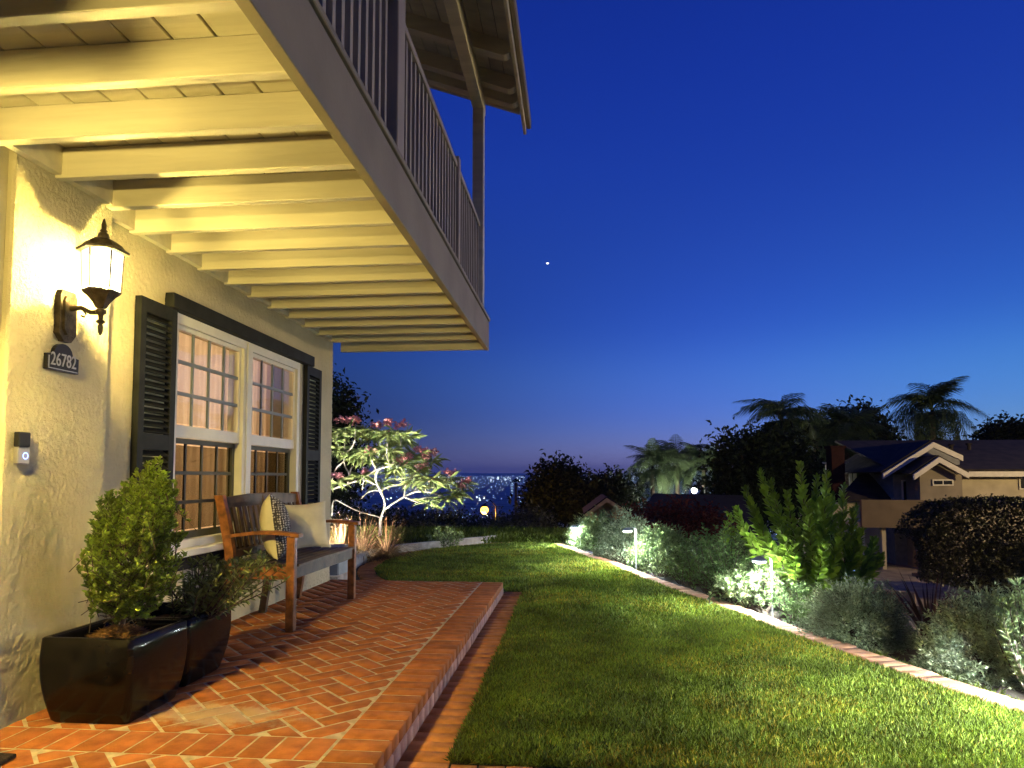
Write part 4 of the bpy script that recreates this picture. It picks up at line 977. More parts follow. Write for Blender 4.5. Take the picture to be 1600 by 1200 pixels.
def spiky(label, base, n, L, m, w, seed, cat='plant', name='flax_plant', spread=0.7, droop=0.25, group=None):
    rr = random.Random(seed); t = thing(name, label, cat, base, group); V, F = [], []; k0 = 0
    for i in range(n):
        a = rr.uniform(0, 6.283); sp = spread * math.sqrt(rr.random()); l = L * rr.uniform(0.7, 1.1)
        dirv = Vector((math.cos(a) * sp, math.sin(a) * sp, 1)).normalized(); side = dirv.cross(Vector((math.cos(a), math.sin(a), 0.3))).normalized()
        if side.length < 0.5: side = Vector((1, 0, 0))
        b0 = Vector(base) + Vector((math.cos(a), math.sin(a), 0)) * 0.04 * rr.random()
        seg = 6
        for q in range(seg + 1):
            u = q / seg; p = b0 + dirv * l * u + Vector((math.cos(a) * 0.5, math.sin(a) * 0.5, -1)) * droop * l * u * u * sp * 1.5
            ww = w * (1 - u ** 1.6) * 0.5 + 0.0006
            V += [tuple(p + side * ww), tuple(p - side * ww)]
            if q: F.append((k0 + 2 * q - 2, k0 + 2 * q - 1, k0 + 2 * q + 1, k0 + 2 * q))
        k0 += 2 * (seg + 1)
    mesh_part('foliage', V, F, m, t, col=np.repeat(rng.uniform(0.5, 1.4, n), 14))
    return t
spiky('dark bronze flax between the two grey green shrubs', B(2.42, 4.95), 46, 0.62, M_SPIKE, 0.022, 41, group=bed)
spiky('dark bronze flax behind the grey green shrub at the right', B(3.35, 4.9), 40, 0.72, M_SPIKE, 0.022, 42, group=bed)
# weeds along the edging
for q in range(1):
    gx2 = rng.uniform(0, 1, 5000); ex = edge_x(3.2 + gx2 * 1.9); xx2 = ex + 0.13 + np.abs(rng.normal(0, 0.06, 5000)); yy2 = 3.2 + gx2 * 1.9
    keep = fbm(yy2 * 6, xx2 * 6, 2, 90) > 0.52
    xx2, yy2 = xx2[keep], yy2[keep]
    V, F, k = leaf_arrays(np.c_[xx2, yy2, np.full(len(xx2), -0.13)], np.c_[rng.normal(0, .5, (len(xx2), 2)), np.ones(len(xx2))], rng.uniform(0.02, 0.055, len(xx2)), 0.004, droop=0.3)
    wd_ = mesh_part('weeds', V, F, M_GRASS, None, col=np.repeat(rng.uniform(0.5, 1.1, len(xx2)), k)); tag(wd_, 'thin weeds growing along the outer side of the edging', 'weeds', kind='stuff')

# ================================================================== FAR END OF THE GARDEN
# ground cover strip
n = 26000
xx2 = rng.uniform(-4.6, 0.0, n); yy2 = rng.uniform(11.2, 13.6, n)
keep = yy2 > 11.75 - 0.45 * np.abs(xx2 + 0.9) ** 0.8
xx2, yy2 = xx2[keep], yy2[keep]; n = len(xx2)
V, F, k = leaf_arrays(np.c_[xx2, yy2, np.full(n, -0.13)], np.c_[rng.normal(0, .4, (n, 2)), np.ones(n)], rng.uniform(0.08, 0.2, n), 0.010, droop=0.3)
tag(mesh_part('ground_cover', V, F, M_GRASS, None, col=np.repeat(rng.uniform(0.5, 1.2, n), k)), 'taller green ground cover behind the far end of the lawn', 'ground cover', kind='stuff')
n = 9000
th_ = rng.uniform(0, 1, n); yy2 = 8.0 + th_ * 3.6; xx2 = rng.uniform(-5.2, -3.15, n)
V, F, k = leaf_arrays(np.c_[xx2, yy2, np.full(n, -0.13)], np.c_[rng.normal(0, .4, (n, 2)), np.ones(n)], rng.uniform(0.08, 0.17, n), 0.010, droop=0.3)
tag(mesh_part('ground_cover', V, F, M_GRASS, None, col=np.repeat(rng.uniform(0.5, 1.2, n), k)), 'green ground cover under the flowering tree', 'ground cover', kind='stuff')
spray_shrub('small_leafy_plant', 'small pale leafy plant at the end of the low kerb', 'plant', (-2.1, 10.75, -0.13), 0.34, 0.3, 34, M_PALE, 0.06, 0.45, 18, seed=51, spread0=0.08)
fg1, fg2, fg3 = ony(604, 850, 9.35), ony(566, 850, 9.2), ony(535, 850, 8.8)
spiky('brown fountain grass arching round the foot of the flowering tree', (fg1.x, fg1.y, -0.13), 700, 0.80, M_DRY, 0.011, 52, 'grass', 'fountain_grass', 1.7, 0.62, group='fountain grasses by the tree')
spiky('brown fountain grass between the house and the flowering tree', (fg2.x, fg2.y, -0.13), 700, 0.88, M_DRY, 0.011, 54, 'grass', 'fountain_grass', 1.5, 0.6, group='fountain grasses by the tree')
spiky('brown fountain grass glowing beside the corner of the house', (fg3.x, fg3.y, -0.13), 300, 0.70, M_DRY, 0.009, 53, 'grass', 'fountain_grass', 0.6, 0.5, group='fountain grasses by the tree')
# utility box by the corner
ub = thing('utility_box', 'grey utility box standing at the far corner of the house', 'box', (-2.56, 6.95, GZ))
MB().box(-2.78, -2.34 - 0.1, 6.78, 7.1, GZ - 0.02, 0.26, 0.012).build('cabinet', mat('utility_grey', (0.30, 0.34, 0.36), 0.6, 0.08), ub)
MB().box(-2.80, -2.42, 6.76, 7.12, 0.261, 0.285, 0.006).build('lid', MATS['utility_grey'], ub)

# spot lights in the bed
def uplight(label, loc, aim, power, col, ang):
    t = thing('garden_spotlight', label, 'garden light', loc, 'uplights in the tree bed')
    l = Vector(loc); d = (Vector(aim) - l).normalized()
    MB().tube([l + Vector((0, 0, -0.05)), l + Vector((0, 0, 0.07))], 0.01, 8).build('stake', M_BLACK, t, True)
    a = l + Vector((0, 0, 0.08))
    MB().tube([a - d * 0.05, a - d * 0.04, a + d * 0.05], [0.012, 0.03, 0.036], 14).build('housing', M_BLACK, t, True)
    MB().tube([a + d * 0.036, a + d * 0.040], [0.030, 0.001], 14).build('lens', emit('lens_%d' % int(power * 10), col, 8), t, True)
    q = d.to_track_quat('-Z', 'Y').to_euler()
    lamp('spot_bulb', 'SPOT', a + d * 0.06, power * 10, col, t, 0.03, spot_size=rad(ang), spot_blend=0.5, rot=q)
uplight('cool spotlight aimed up into the flowering tree', (-2.95, 7.7, -0.1), (-2.9, 9.6, 1.3), P_TREE, (1.0, 0.98, 0.86), 95)
uplight('warm spotlight behind the corner of the house lighting the fountain grass', (-3.35, 7.75, -0.12), (-3.3, 8.8, 0.3), P_WARM, (1.0, 0.55, 0.12), 110)

# plumeria
pl = thing('plumeria_tree', 'floodlit flowering tree with pale forked branches and pink flower clusters', 'tree', (-3.3, 9.7, -0.13))
PD = 9.7
def q3(zx, zy, dy=0.0): return ony(500 + zx / 5.4538, 640 + zy / 5.4545, PD + dy)      # zoomed sketch coordinates
trunk = q3(515, 1010); tb = Tubes()
br = {
 'a0': [(510, 1080, 0), (515, 920, 0), (550, 850, 0)],
 'a1': [(550, 850, 0), (640, 790, 0.02), (715, 745, 0.05), (800, 700, 0.1), (900, 695, 0.12), (1000, 722, 0.15), (1060, 712, 0.2)],
 'a2': [(715, 745, 0.05), (800, 775, -0.1), (860, 808, -0.15), (930, 760, -0.2)],
 'a3': [(715, 745, 0.05), (735, 620, 0.0), (690, 540, -0.1), (600, 480, -0.12)],
 'a4': [(735, 620, 0), (790, 575, 0.1), (840, 500, 0.15)],
 'a5': [(800, 700, 0.1), (845, 640, 0.2), (930, 560, 0.25), (960, 420, 0.3)],
 'a6': [(900, 695, 0.12), (900, 650, 0.0), (1045, 680, 0.05), (1100, 560, 0.1)],
 'a7': [(1060, 712, 0.2), (1130, 690, 0.25), (1190, 690, 0.2)],
 'a8': [(800, 775, -0.1), (950, 740, 0), (1060, 745, 0.05)],
 'b1': [(550, 850, 0), (555, 780, -0.1), (510, 690, -0.15), (470, 600, -0.2), (480, 510, -0.25), (600, 480, -0.3)],
 'b2': [(510, 690, -0.15), (600, 650, 0), (720, 630, 0.1), (840, 630, 0.15)],
 'b3': [(470, 640, -0.2), (400, 600, -0.1), (370, 600, 0), (360, 690, 0.05)],
 'b4': [(520, 690, -0.15), (420, 690, 0.1), (350, 760, 0.15)],
 'b5': [(480, 510, -0.25), (440, 440, -0.3), (430, 330, -0.3)],
 'b6': [(600, 480, -0.3), (560, 380, -0.3), (590, 200, -0.3)],
 'b7': [(600, 480, -0.12), (680, 380, -0.1), (700, 170, -0.1)],
 'c1': [(100, 680, 0.3), (235, 635, 0.2), (350, 595, 0.1), (440, 540, 0.0), (480, 510, -0.25)],
 'c2': [(235, 635, 0.2), (255, 550, 0.1), (205, 480, 0.0), (205, 380, 0), (220, 150, 0)],
 'c3': [(255, 550, 0.1), (265, 490, 0.2), (340, 470, 0.2), (480, 400, 0.2)],
 'c4': [(205, 440, 0.0), (130, 500, -0.1), (105, 600, -0.1)],
 'c5': [(205, 380, 0), (300, 300, -0.1), (300, 120, -0.1)],
 'c6': [(100, 900, 0.1), (110, 760, 0.2), (180, 790, 0.2), (300, 860, 0.2), (515, 920, 0)],
 'c7': [(205, 400, 0), (140, 280, 0.1), (150, 200, 0.1)],
}
for kx, pts in br.items():
    P3 = smooth_path([tuple(q3(a, b, d)) for a, b, d in pts], 2)
    r0 = 0.026 if kx in ('a0',) else (0.019 if kx in ('a1', 'b1', 'c1') else 0.013)
    tb.add(P3, np.linspace(r0, r0 * 0.62, len(P3)), 7)
tb.build('branches', M_PLUMBARK, pl)
tips_ = [(220, 150, 0), (150, 200, .1), (300, 150, -.1), (380, 130, .1), (470, 170, -.2), (590, 190, -.3), (700, 180, -.1), (760, 200, 0), (430, 330, -.3), (480, 400, .2), (250, 330, .15), (160, 330, .1), (340, 380, 0), (600, 330, -.1), (540, 300, .2),
         (690, 430, -.1), (750, 400, .15), (840, 490, .15), (820, 360, .25), (960, 400, .3), (890, 540, -.1), (1100, 560, .1), (1190, 680, .2), (1240, 620, .3), (980, 620, .1), (930, 760, -.2), (1060, 745, .05), (140, 590, -.1), (370, 540, .1), (640, 500, .3), (520, 600, .4), (780, 560, -.2), (1130, 700, .1), (660, 250, .25), (420, 210, .3), (560, 420, .3)]
tips_ += [(a + random.uniform(-55, 55), b + random.uniform(-20, 50), d + random.uniform(-.25, .25)) for a, b, d in tips_ if b < 620]
P, D, Ls = [], [], []
for i, (a, b, d) in enumerate(tips_):
    c = q3(a, b + 25, d)
    for k in range(20):
        an = k * 2.4 + i; el = random.uniform(-0.35, 0.8)
        P.append(tuple(c + Vector((math.cos(an), math.sin(an), 0)) * 0.012 - Vector((0, 0, 0.03 * random.random()))))
        D.append((math.cos(an), math.sin(an), el)); Ls.append(random.uniform(0.15, 0.27))
Ls = np.array(Ls)
foliage('leaves', P, D, Ls, Ls * 0.18, M_PLEAF, pl, tint=(0.55, 1.35), oval=True, droop=0.5, fold=0.25)
for (a, b, d, s) in [(190, 85, 0, 1.1), (280, 80, 0, 1.1), (490, 130, -.2, 0.9), (580, 115, -.3, 1.0), (700, 125, -.1, 1.25), (590, 190, .1, .7), (435, 345, -.3, 1.0), (690, 430, -.1, 1.25), (745, 395, .1, .8), (865, 480, .15, 1.3), (840, 330, .2, 1.0), (900, 395, .2, 0.9), (960, 355, .3, 1.1), (1110, 535, .1, 1.0), (1200, 650, .2, 1.0), (1250, 600, .3, 0.8), (970, 595, 0, 0.8), (150, 560, -.1, 0.9), (380, 525, .1, .7)]:
    c = q3(a, b + 8, d); V, F, k0 = [], [], 0; cols = []
    P, D, Ls = [], [], []
    for k in range(24):
        cl_ = lambda v: max(-0.075, min(0.075, v))
        f = c + Vector((cl_(random.gauss(0, 0.045)) * s, cl_(random.gauss(0, 0.045)) * s, cl_(random.gauss(0, 0.024)) * s))
        up_ = Vector((random.gauss(0, .6), random.gauss(0, .6), 0.8)).normalized(); sx = up_.orthogonal().normalized(); sy = up_.cross(sx)
        for q in range(5):
            an = q * 1.2566
            P.append(tuple(f)); D.append(tuple(sx * math.cos(an) + sy * math.sin(an) + up_ * 0.45)); Ls.append(0.042 * random.uniform(0.8, 1.15))
    Ls = np.array(Ls)
    foliage('flower_cluster', P, D, Ls, Ls * 0.7, M_PINK, pl, tint=(0.6, 1.4), oval=True)

# ================================================================== TREES
def crown_tree(name, label, base, blobs, n, leaf, m, trunk_r=0.15, group='dark trees beyond the garden', seed=0, clump=14, wid=0.5):
    rr = np.random.default_rng(seed); t = thing(name, label, 'tree', base, group); tb = Tubes()
    bs = np.array([b[:3] for b in blobs]); top = bs.mean(0)
    tb.add([base, (base[0] * 0.7 + top[0] * 0.3, base[1] * 0.7 + top[1] * 0.3, base[2] * 0.6 + top[2] * 0.4), top], [trunk_r, trunk_r * 0.75, trunk_r * 0.3], 7)
    wts = np.array([b[3] * b[4] for b in blobs]); wts /= wts.sum()
    nc = n // clump; idx = rr.choice(len(blobs), nc, p=wts)
    d = unit(rr.normal(size=(nc, 3))); rad_ = rr.uniform(0.25, 1.08, nc) ** 0.6
    c = bs[idx] + d * rad_[:, None] * np.array([[b[3], b[3], b[4]] for b in blobs])[idx]
    for b in blobs: tb.add([top * 0.6 + np.array(base) * 0.4, (top + np.array(b[:3])) / 2, b[:3]], [trunk_r * 0.4, trunk_r * 0.25, trunk_r * 0.08], 5)
    P = np.repeat(c, clump, 0) + rr.normal(size=(nc * clump, 3)) * leaf * 1.1
    D = unit(rr.normal(size=P.shape) + np.repeat(d, clump, 0) * 0.8)
    L = leaf * rr.uniform(0.6, 1.3, len(P))
    tb.build('trunk', M_BARK, t); foliage('crown', P, D, L, L * wid, m, t, tint=(0.5, 1.5))
    return t
def blob_px(list_, Y):
    out = []
    for px, py, rx, ry, dy in list_:
        c = ony(px, py, Y + dy); s = (Y + dy) / FPX; out.append((c.x, c.y, c.z, rx * s, ry * s))
    return out
def gbase(px, Y):
    c = ony(px, 800, Y); return (c.x, c.y, gzb(c.x, c.y) - 0.05)
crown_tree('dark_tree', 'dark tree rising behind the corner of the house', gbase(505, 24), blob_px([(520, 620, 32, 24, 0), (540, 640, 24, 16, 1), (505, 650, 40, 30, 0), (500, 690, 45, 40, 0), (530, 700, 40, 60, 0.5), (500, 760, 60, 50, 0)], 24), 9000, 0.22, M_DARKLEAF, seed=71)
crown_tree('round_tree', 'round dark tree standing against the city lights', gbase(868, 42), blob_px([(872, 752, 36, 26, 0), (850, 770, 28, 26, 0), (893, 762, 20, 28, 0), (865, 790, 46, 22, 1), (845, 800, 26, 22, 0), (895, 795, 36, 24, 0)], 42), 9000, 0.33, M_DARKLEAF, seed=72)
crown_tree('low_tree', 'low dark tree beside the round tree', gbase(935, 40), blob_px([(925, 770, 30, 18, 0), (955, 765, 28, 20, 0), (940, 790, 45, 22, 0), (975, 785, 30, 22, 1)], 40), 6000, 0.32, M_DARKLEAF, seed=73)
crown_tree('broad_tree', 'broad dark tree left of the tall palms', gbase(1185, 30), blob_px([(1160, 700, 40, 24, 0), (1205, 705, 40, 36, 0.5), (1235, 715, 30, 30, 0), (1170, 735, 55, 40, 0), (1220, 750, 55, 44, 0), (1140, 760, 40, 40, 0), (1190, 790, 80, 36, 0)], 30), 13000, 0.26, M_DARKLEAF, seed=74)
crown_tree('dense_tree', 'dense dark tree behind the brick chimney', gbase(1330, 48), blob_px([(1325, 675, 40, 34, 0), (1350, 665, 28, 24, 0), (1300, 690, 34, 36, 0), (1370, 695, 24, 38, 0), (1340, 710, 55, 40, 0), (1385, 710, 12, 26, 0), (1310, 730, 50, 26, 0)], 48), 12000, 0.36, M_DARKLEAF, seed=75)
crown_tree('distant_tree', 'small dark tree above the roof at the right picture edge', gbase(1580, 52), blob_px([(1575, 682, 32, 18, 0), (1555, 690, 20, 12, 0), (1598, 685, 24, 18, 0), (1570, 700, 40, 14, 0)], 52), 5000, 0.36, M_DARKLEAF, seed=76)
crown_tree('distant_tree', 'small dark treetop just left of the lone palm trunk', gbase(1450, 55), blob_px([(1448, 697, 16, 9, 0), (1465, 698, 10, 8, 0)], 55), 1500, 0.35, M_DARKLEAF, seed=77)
crown_tree('red_shrub', 'dark reddish bush beyond the edging below the roof', gbase(1040, 17), blob_px([(1020, 815, 50, 26, 0), (1075, 810, 45, 26, 0), (1050, 845, 70, 30, -0.5), (985, 835, 35, 25, 0), (1110, 830, 40, 30, 0)], 17), 9000, 0.10, M_RUST, 0.06, seed=78)
for k, (px, py, w, h, lab) in enumerate([(580, 818, 60, 22, 'low dark hedge behind the fountain grass'), (690, 822, 60, 22, 'low dark hedge left of the orange street lamp'), (800, 822, 60, 20, 'low brownish hedge right of the orange street lamp')]):
    crown_tree('hedge', lab, gbase(px, 20), blob_px([(px - w * .5, py, 34, h, 0), (px, py + 2, 36, h * 0.9, 0), (px + w * .5, py, 34, h, 0), (px, py + 14, 62, h, -1)], 20), 5000, 0.12, M_DARKLEAF if k == 0 else M_HEDGE, 0.04, group='hedges beyond the lawn', seed=80 + k)

def frond_mesh(L, nl, seed, droop):
    rr = random.Random(seed); pts = []
    for i in range(13):
        u = i / 12; pts.append(Vector((L * (u - 0.12 * u * u), 0, L * (0.55 * u - droop * u * u))))
    V, F = [], []; cols = []
    tv, tf = tube_np([np.array(p) for p in pts], np.linspace(0.03, 0.006, 13) * L / 2.5, 4)
    V += [tuple(v) for v in tv]; F += [tuple(f) for f in tf]; cols += [0.9] * len(V)
    for k in range(nl):
        u = 0.12 + 0.88 * k / nl; i = min(11, int(u * 12)); p = pts[i].lerp(pts[i + 1], u * 12 - i); tg = (pts[i + 1] - pts[i]).normalized()
        ll = L * 0.34 * math.sin(math.pi * (0.12 + 0.85 * u)) ** 0.7 * rr.uniform(0.85, 1.1)
        for s in (-1, 1):
            d = (Vector((0, s, 0)) * 0.9 + tg * 0.6 + Vector((0, 0, rr.uniform(-0.5, 0.25)))).normalized()
            m1 = p + d * ll * 0.5; e = p + d * ll * 0.75 + Vector((0, 0, -0.62 * ll)); w = tg * 0.017 * L / 2.5 * 1.45
            b = len(V); V += [tuple(p - w * .5), tuple(p + w * .5), tuple(m1 + w), tuple(m1 - w), tuple(e)]
            F += [(b, b + 1, b + 2, b + 3), (b + 3, b + 2, b + 4, b + 4)]
            c = rr.uniform(0.6, 1.4); cols += [c] * 5
    me = bpy.data.meshes.new('frond'); me.from_pydata(V, [], [f if f[-1] != f[-2] else f[:3] for f in F])
    a = me.color_attributes.new('tint', 'FLOAT_COLOR', 'POINT'); cc = np.ones((len(V), 4), np.float32); cc[:, :3] = np.array(cols)[:, None]; a.data.foreach_set('color', cc.ravel())
    me.materials.append(M_PALM); return me
FR = [frond_mesh(2.5, 44, 1, 1.0), frond_mesh(2.5, 44, 2, 1.25), frond_mesh(2.5, 40, 3, 0.85)]
def palm(label, px, py_crown, Y, size_px, n, seed, lean=0.0):
    rr = random.Random(seed); top = ony(px, py_crown, Y); b = gbase(px + lean, Y)
    t = thing('palm_tree', label, 'palm tree', b, 'palm trees against the dusk sky')
    L = size_px * Y / FPX
    MB().tube([b, (b[0] * .5 + top.x * .5, b[1], (b[2] + top.z) / 2), (top.x, top.y, top.z)], [0.22, 0.16, 0.13], 9).build('trunk', M_BARK, t, True)
    MB().tube([(top.x, top.y, top.z - 0.1), (top.x, top.y, top.z + L * 0.12)], [0.13, 0.08], 8).build('crown_shaft', M_PALM, t, True)
    for i in range(n):
        o = part('frond', FR[i % 3], None, t); el = rr.choice([1.2, 0.9, 0.6, 0.3, 0.0, -0.35, -0.7]) + rr.uniform(-.12, .12)
        o.location = Vector((top.x, top.y, top.z + L * 0.1 * (1 if el > 0 else 0.4))) - Vector(b)
        o.rotation_euler = (rr.uniform(-.25, .25), -el, i * 2.399 + rr.uniform(-.3, .3)); s = L / 2.5 * rr.uniform(0.85, 1.12); o.scale = (s, s, s)
    return t
palm('lone tall palm above the neighbouring roof', 1457, 648, 34, 66, 36, 91)
palm('tall palm rising behind the broad dark tree', 1222, 660, 33, 66, 36, 92)
palm('palm with drooping fronds behind the brick chimney', 1322, 690, 36, 72, 36, 93, 4)
palm('palm partly hidden left of the brick chimney', 1275, 685, 37, 54, 28, 94, 2)
palm('low palm at the left of the floodlit grove', 1020, 735, 44, 56, 32, 95)
palm('low palm in the middle of the floodlit grove', 1058, 728, 46, 54, 30, 96)
palm('low palm at the right of the floodlit grove', 1100, 735, 45, 50, 30, 97)
palm('small palm far off in front of the city lights', 806, 755, 70, 9, 12, 98)

# ================================================================== NEIGHBOURING HOUSES
M_NWALL = mat('neighbour_stucco', (0.42, 0.36, 0.25), 0.9, 0.08, 2, 0.2, 60)
M_NROOF = mat('neighbour_shingle', (0.028, 0.02, 0.013), 0.9, 0.3, 3, 0.4, 12)
M_NTRIM = mat('neighbour_trim', (0.62, 0.57, 0.47), 0.6, 0.05)
M_NDARK = mat('dark_glass', (0.01, 0.012, 0.014), 0.15, 0.1)
nh = thing('neighbour_house', 'beige neighbouring house with brown gabled roof and balcony', 'house', B(13.5, 28))
def pz_(px, py, Y): return ony(px, py, Y)
def slab(name, corners, thick, m, parent): return MB().poly([tuple(c) for c in corners], thick).build(name, m, parent)
YH = 26.5
def xz(px, py, Y=YH): c = ony(px, py, Y); return (c.x, c.z)
# main wall (right), eave at y 745
xl = ony(1500, 745, YH).x; ze = ony(1550, 744, YH).z; zb = -3.2
MB().box(xl, xl + 11, YH, YH + 7, zb, ze).build('wall', M_NWALL, nh)
# projecting gable block with little transom window
g0, g1 = ony(1437, 745, YH - 0.8).x, ony(1503, 745, YH - 0.8).x; ga = xz(1465, 716, YH - 0.8)
MB().prism([(g0, zb), (g1, zb), (g1, ony(1503, 742, YH - .8).z), (ga[0], ga[1] - 0.12), (g0, ony(1437, 742, YH - .8).z)], 'y', YH - 0.8, YH + 2).build('gable_wall', mat('gable_shaded', (0.24, 0.20, 0.14), 0.9, 0.08, 2), nh)  # wall tone lowered in the colour for weaker lamplight on this gable
def fascia2(pa, pb, Y, h=0.2, name='barge_board', depth=0.12):
    a, b = xz(*pa, Y), xz(*pb, Y)
    return MB().prism([a, b, (b[0], b[1] - h), (a[0], a[1] - h)], 'y', Y - depth, Y).build(name, M_NTRIM, nh)
fascia2((1426, 741), (1465, 714), YH - 1.1); fascia2((1465, 714), (1511, 739), YH - 1.1)
fascia2((1378, 740), (1456, 691), YH - 0.3); fascia2((1456, 691), (1502, 712), YH - 0.3)
MB().prism([xz(1395, 735, YH + .3), xz(1456, 697, YH + .3), xz(1500, 718, YH + .3), (g1, zb), (ony(1395, 735, YH + .3).x, zb)], 'y', YH + 0.3, YH + 3).build('wall', mat('neighbour_grey', (0.24, 0.24, 0.22), 0.9, 0.08), nh)
MB().box(xl - 0.1, xl + 11.2, YH - 0.5, YH - 0.38, ze - 0.02, ze + 0.17).build('eave_board', M_NTRIM, nh)
rid = ony(1550, 690, YH + 5)
slab('roof', [(xl - 2.6, YH - 0.4, ze + 0.17), (xl + 11.2, YH - 0.4, ze + 0.17), (xl + 11.2, YH + 5, rid.z), (xl - 2.6, YH + 5, rid.z)], 0.08, M_NROOF, nh)
gp = [ony(1456, 690, YH - .3), ony(1378, 739, YH - .3)]
slab('roof', [gp[1], gp[0], gp[0] + Vector((0, 5.5, 0)), gp[1] + Vector((0, 5.5, 0))], 0.06, M_NROOF, nh)
gq = [ony(1465, 713, YH - 1.1), ony(1424, 741, YH - 1.1), ony(1513, 739, YH - 1.1)]
slab('roof', [gq[1], gq[0], gq[0] + Vector((0, 3, 0)), gq[1] + Vector((0, 3, 0))], 0.05, M_NROOF, nh)
slab('roof', [gq[0], gq[2], gq[2] + Vector((0, 3, 0)), gq[0] + Vector((0, 3, 0))], 0.05, M_NROOF, nh)
# lower left roof sweeping down
slab('roof', [ony(1352, 782, 27), ony(1398, 782, 27), ony(1440, 700, 31), ony(1384, 702, 31)], 0.06, M_NROOF, nh)
slab('roof', [ony(1306, 785, 27), ony(1352, 782, 27), ony(1384, 702, 31), ony(1376, 704, 31)], 0.06, M_NROOF, nh)
MB().box(ony(1300, 790, 27.5).x, ony(1440, 790, 27.5).x, 27.5, 33, zb, ony(1350, 784, 27.5).z).build('wall', M_NWALL, nh)
# windows
def nwin(p0, p1, Y, panes):
    a, b = ony(*p0, Y), ony(*p1, Y)
    f = MB().box(a.x, b.x, Y - 0.05, Y - 0.001, b.z, a.z).build('window', M_NTRIM, nh)
    w = (b.x - a.x - 0.05) / panes
    for i in range(panes): MB().box(a.x + 0.05 + i * w, a.x + w * (i + 1), Y - 0.062, Y - 0.052, b.z + 0.05, a.z - 0.05).build('pane', M_NDARK, f)
nwin((1456, 749), (1489, 759), YH - 0.8, 2); nwin((1591, 746), (1625, 765), YH, 2); nwin((1408, 750), (1441, 784), YH + 0.3, 2)
# balcony and garage opening
b0, b1 = ony(1346, 781, 25), ony(1450, 825, 25)
MB().box(b0.x, b1.x, 25, 25.15, b1.z, b0.z).build('balcony', mat('balcony_shaded', (0.15, 0.11, 0.065), 0.9, 0.08, 2), nh)  # darker colour stands in for the street lamp falling off here
MB().box(b0.x, b1.x, 25.15, YH, b1.z, b1.z + 0.2).build('balcony_floor', M_NWALL, nh)
MB().box(ony(1376, 830, 25.4).x, ony(1382, 830, 25.4).x, 25.3, 25.5, zb, b1.z - 0.002).build('pillar', M_NWALL, nh)
MB().box(ony(1447, 830, 25.4).x, ony(1453, 830, 25.4).x, 25.3, 25.5, zb, b1.z - 0.002).build('pillar', M_NWALL, nh)
for vx, vy in ((xl + 1.2, 3.2), (xl + 2.0, 3.4), (xl + 4.2, 2.2)):        # roof vents
    vz = ze + 0.25 + (rid.z - ze - 0.17) * (vy / 5.4)
    MB().lathe([(0.07, vz - 0.2), (0.07, vz + 0.18), (0.12, vz + 0.19), (0.12, vz + 0.26)], vx, YH - 0.4 + vy, 10).build('roof_vent', M_NROOF, nh)
# the brick chimney
ca, cb = ony(1299, 698, 28), ony(1322, 790, 28)
ch = thing('brick_chimney', 'dark red brick chimney in front of the palms', 'chimney', (ca.x, 28, zb))
MB().box(ca.x, cb.x, 28, 28.6, zb, ca.z - 0.06).build('stack', M_CHIM, ch)
MB().box(ca.x - 0.05, cb.x + 0.05, 27.95, 28.65, ca.z - 0.059, ca.z + 0.04).build('cap', M_CHIM, ch)
# pale rail fence behind the chimney
fn = thing('white_fence', 'pale fence panel showing on both sides of the chimney', 'fence', B(11, 31))
fa, fb = ony(1285, 722, 31), ony(1350, 726, 31)
MB().box(fa.x, fb.x, 31, 31.06, fa.z - 0.08, fa.z).build('rail', M_NTRIM, fn)
for px in (1294, 1330, 1337): xx_ = ony(px, 740, 31).x; MB().box(xx_ - 0.06, xx_ + 0.06, 31.061, 31.12, -3, fa.z - 0.005).build('post', M_NTRIM, fn)
# blue lit garage door / side door
bd = thing('lit_doorway', 'small pale blue lit doorway glimpsed through the tall shrub', 'doorway', (ony(1335, 840, 26).x, 26, zb))
a, b = ony(1327, 814, 25.9), ony(1338, 850, 25.9)
MB().box(a.x, b.x, 25.9, 25.95, zb, a.z - 0.02).build('door', emit('blue_glow', (0.22, 0.5, 1.0), 0.55), bd)
MB().box(b.x, b.x + 0.06, 25.88, 25.95, zb, a.z - 0.02).box(b.x + 0.16, b.x + 0.30, 25.88, 25.95, zb, a.z - 0.02).box(a.x - 0.08, b.x + 0.3, 25.85, 25.95, a.z - 0.019, a.z + 0.12).build('door_frame', M_NTRIM, bd)
# hedge in front of the neighbour
hd_ = thing('flowering_hedge', 'broad clipped hedge with small pale blossoms before the neighbouring house', 'hedge', B(10.9, 20))
hp0, hp1 = ony(1412, 800, 20), ony(1660, 785, 20)
n = 24000
u = rng.random(n); X = hp0.x + u * (hp1.x - hp0.x); zt = np.interp(u, [0, .08, .25, 1], [ony(1412, 835, 20).z, ony(1430, 806, 20).z, ony(1470, 786, 20).z, ony(1600, 782, 20).z]) + 0.10 * (fbm(u * 14, u * 0, 3, 12) - .5) * 2
zbt = np.interp(u, [0, 0.3, 1], [ony(1420, 900, 20).z, ony(1480, 915, 20).z, ony(1650, 910, 20).z])
face = rng.random(n)
Z = np.where(face < 0.75, zbt + rng.random(n) * (zt - zbt), zt + rng.normal(0, 0.04, n)); Yh = np.where(face < 0.75, 19.3 + 0.12 * rng.normal(size=n) + 0.35 * (fbm(X * 2.5, Z * 2.5, 2, 4) - .5), 19.3 + rng.random(n) * 1.4)
foliage('foliage', np.c_[X, Yh, Z], np.c_[rng.normal(size=(n, 1)), -0.6 + rng.normal(size=(n, 1)) * .7, rng.normal(size=(n, 1)) + .3], rng.uniform(0.06, 0.12, n), 0.055, M_HEDGE, hd_, tint=(0.4, 1.6))
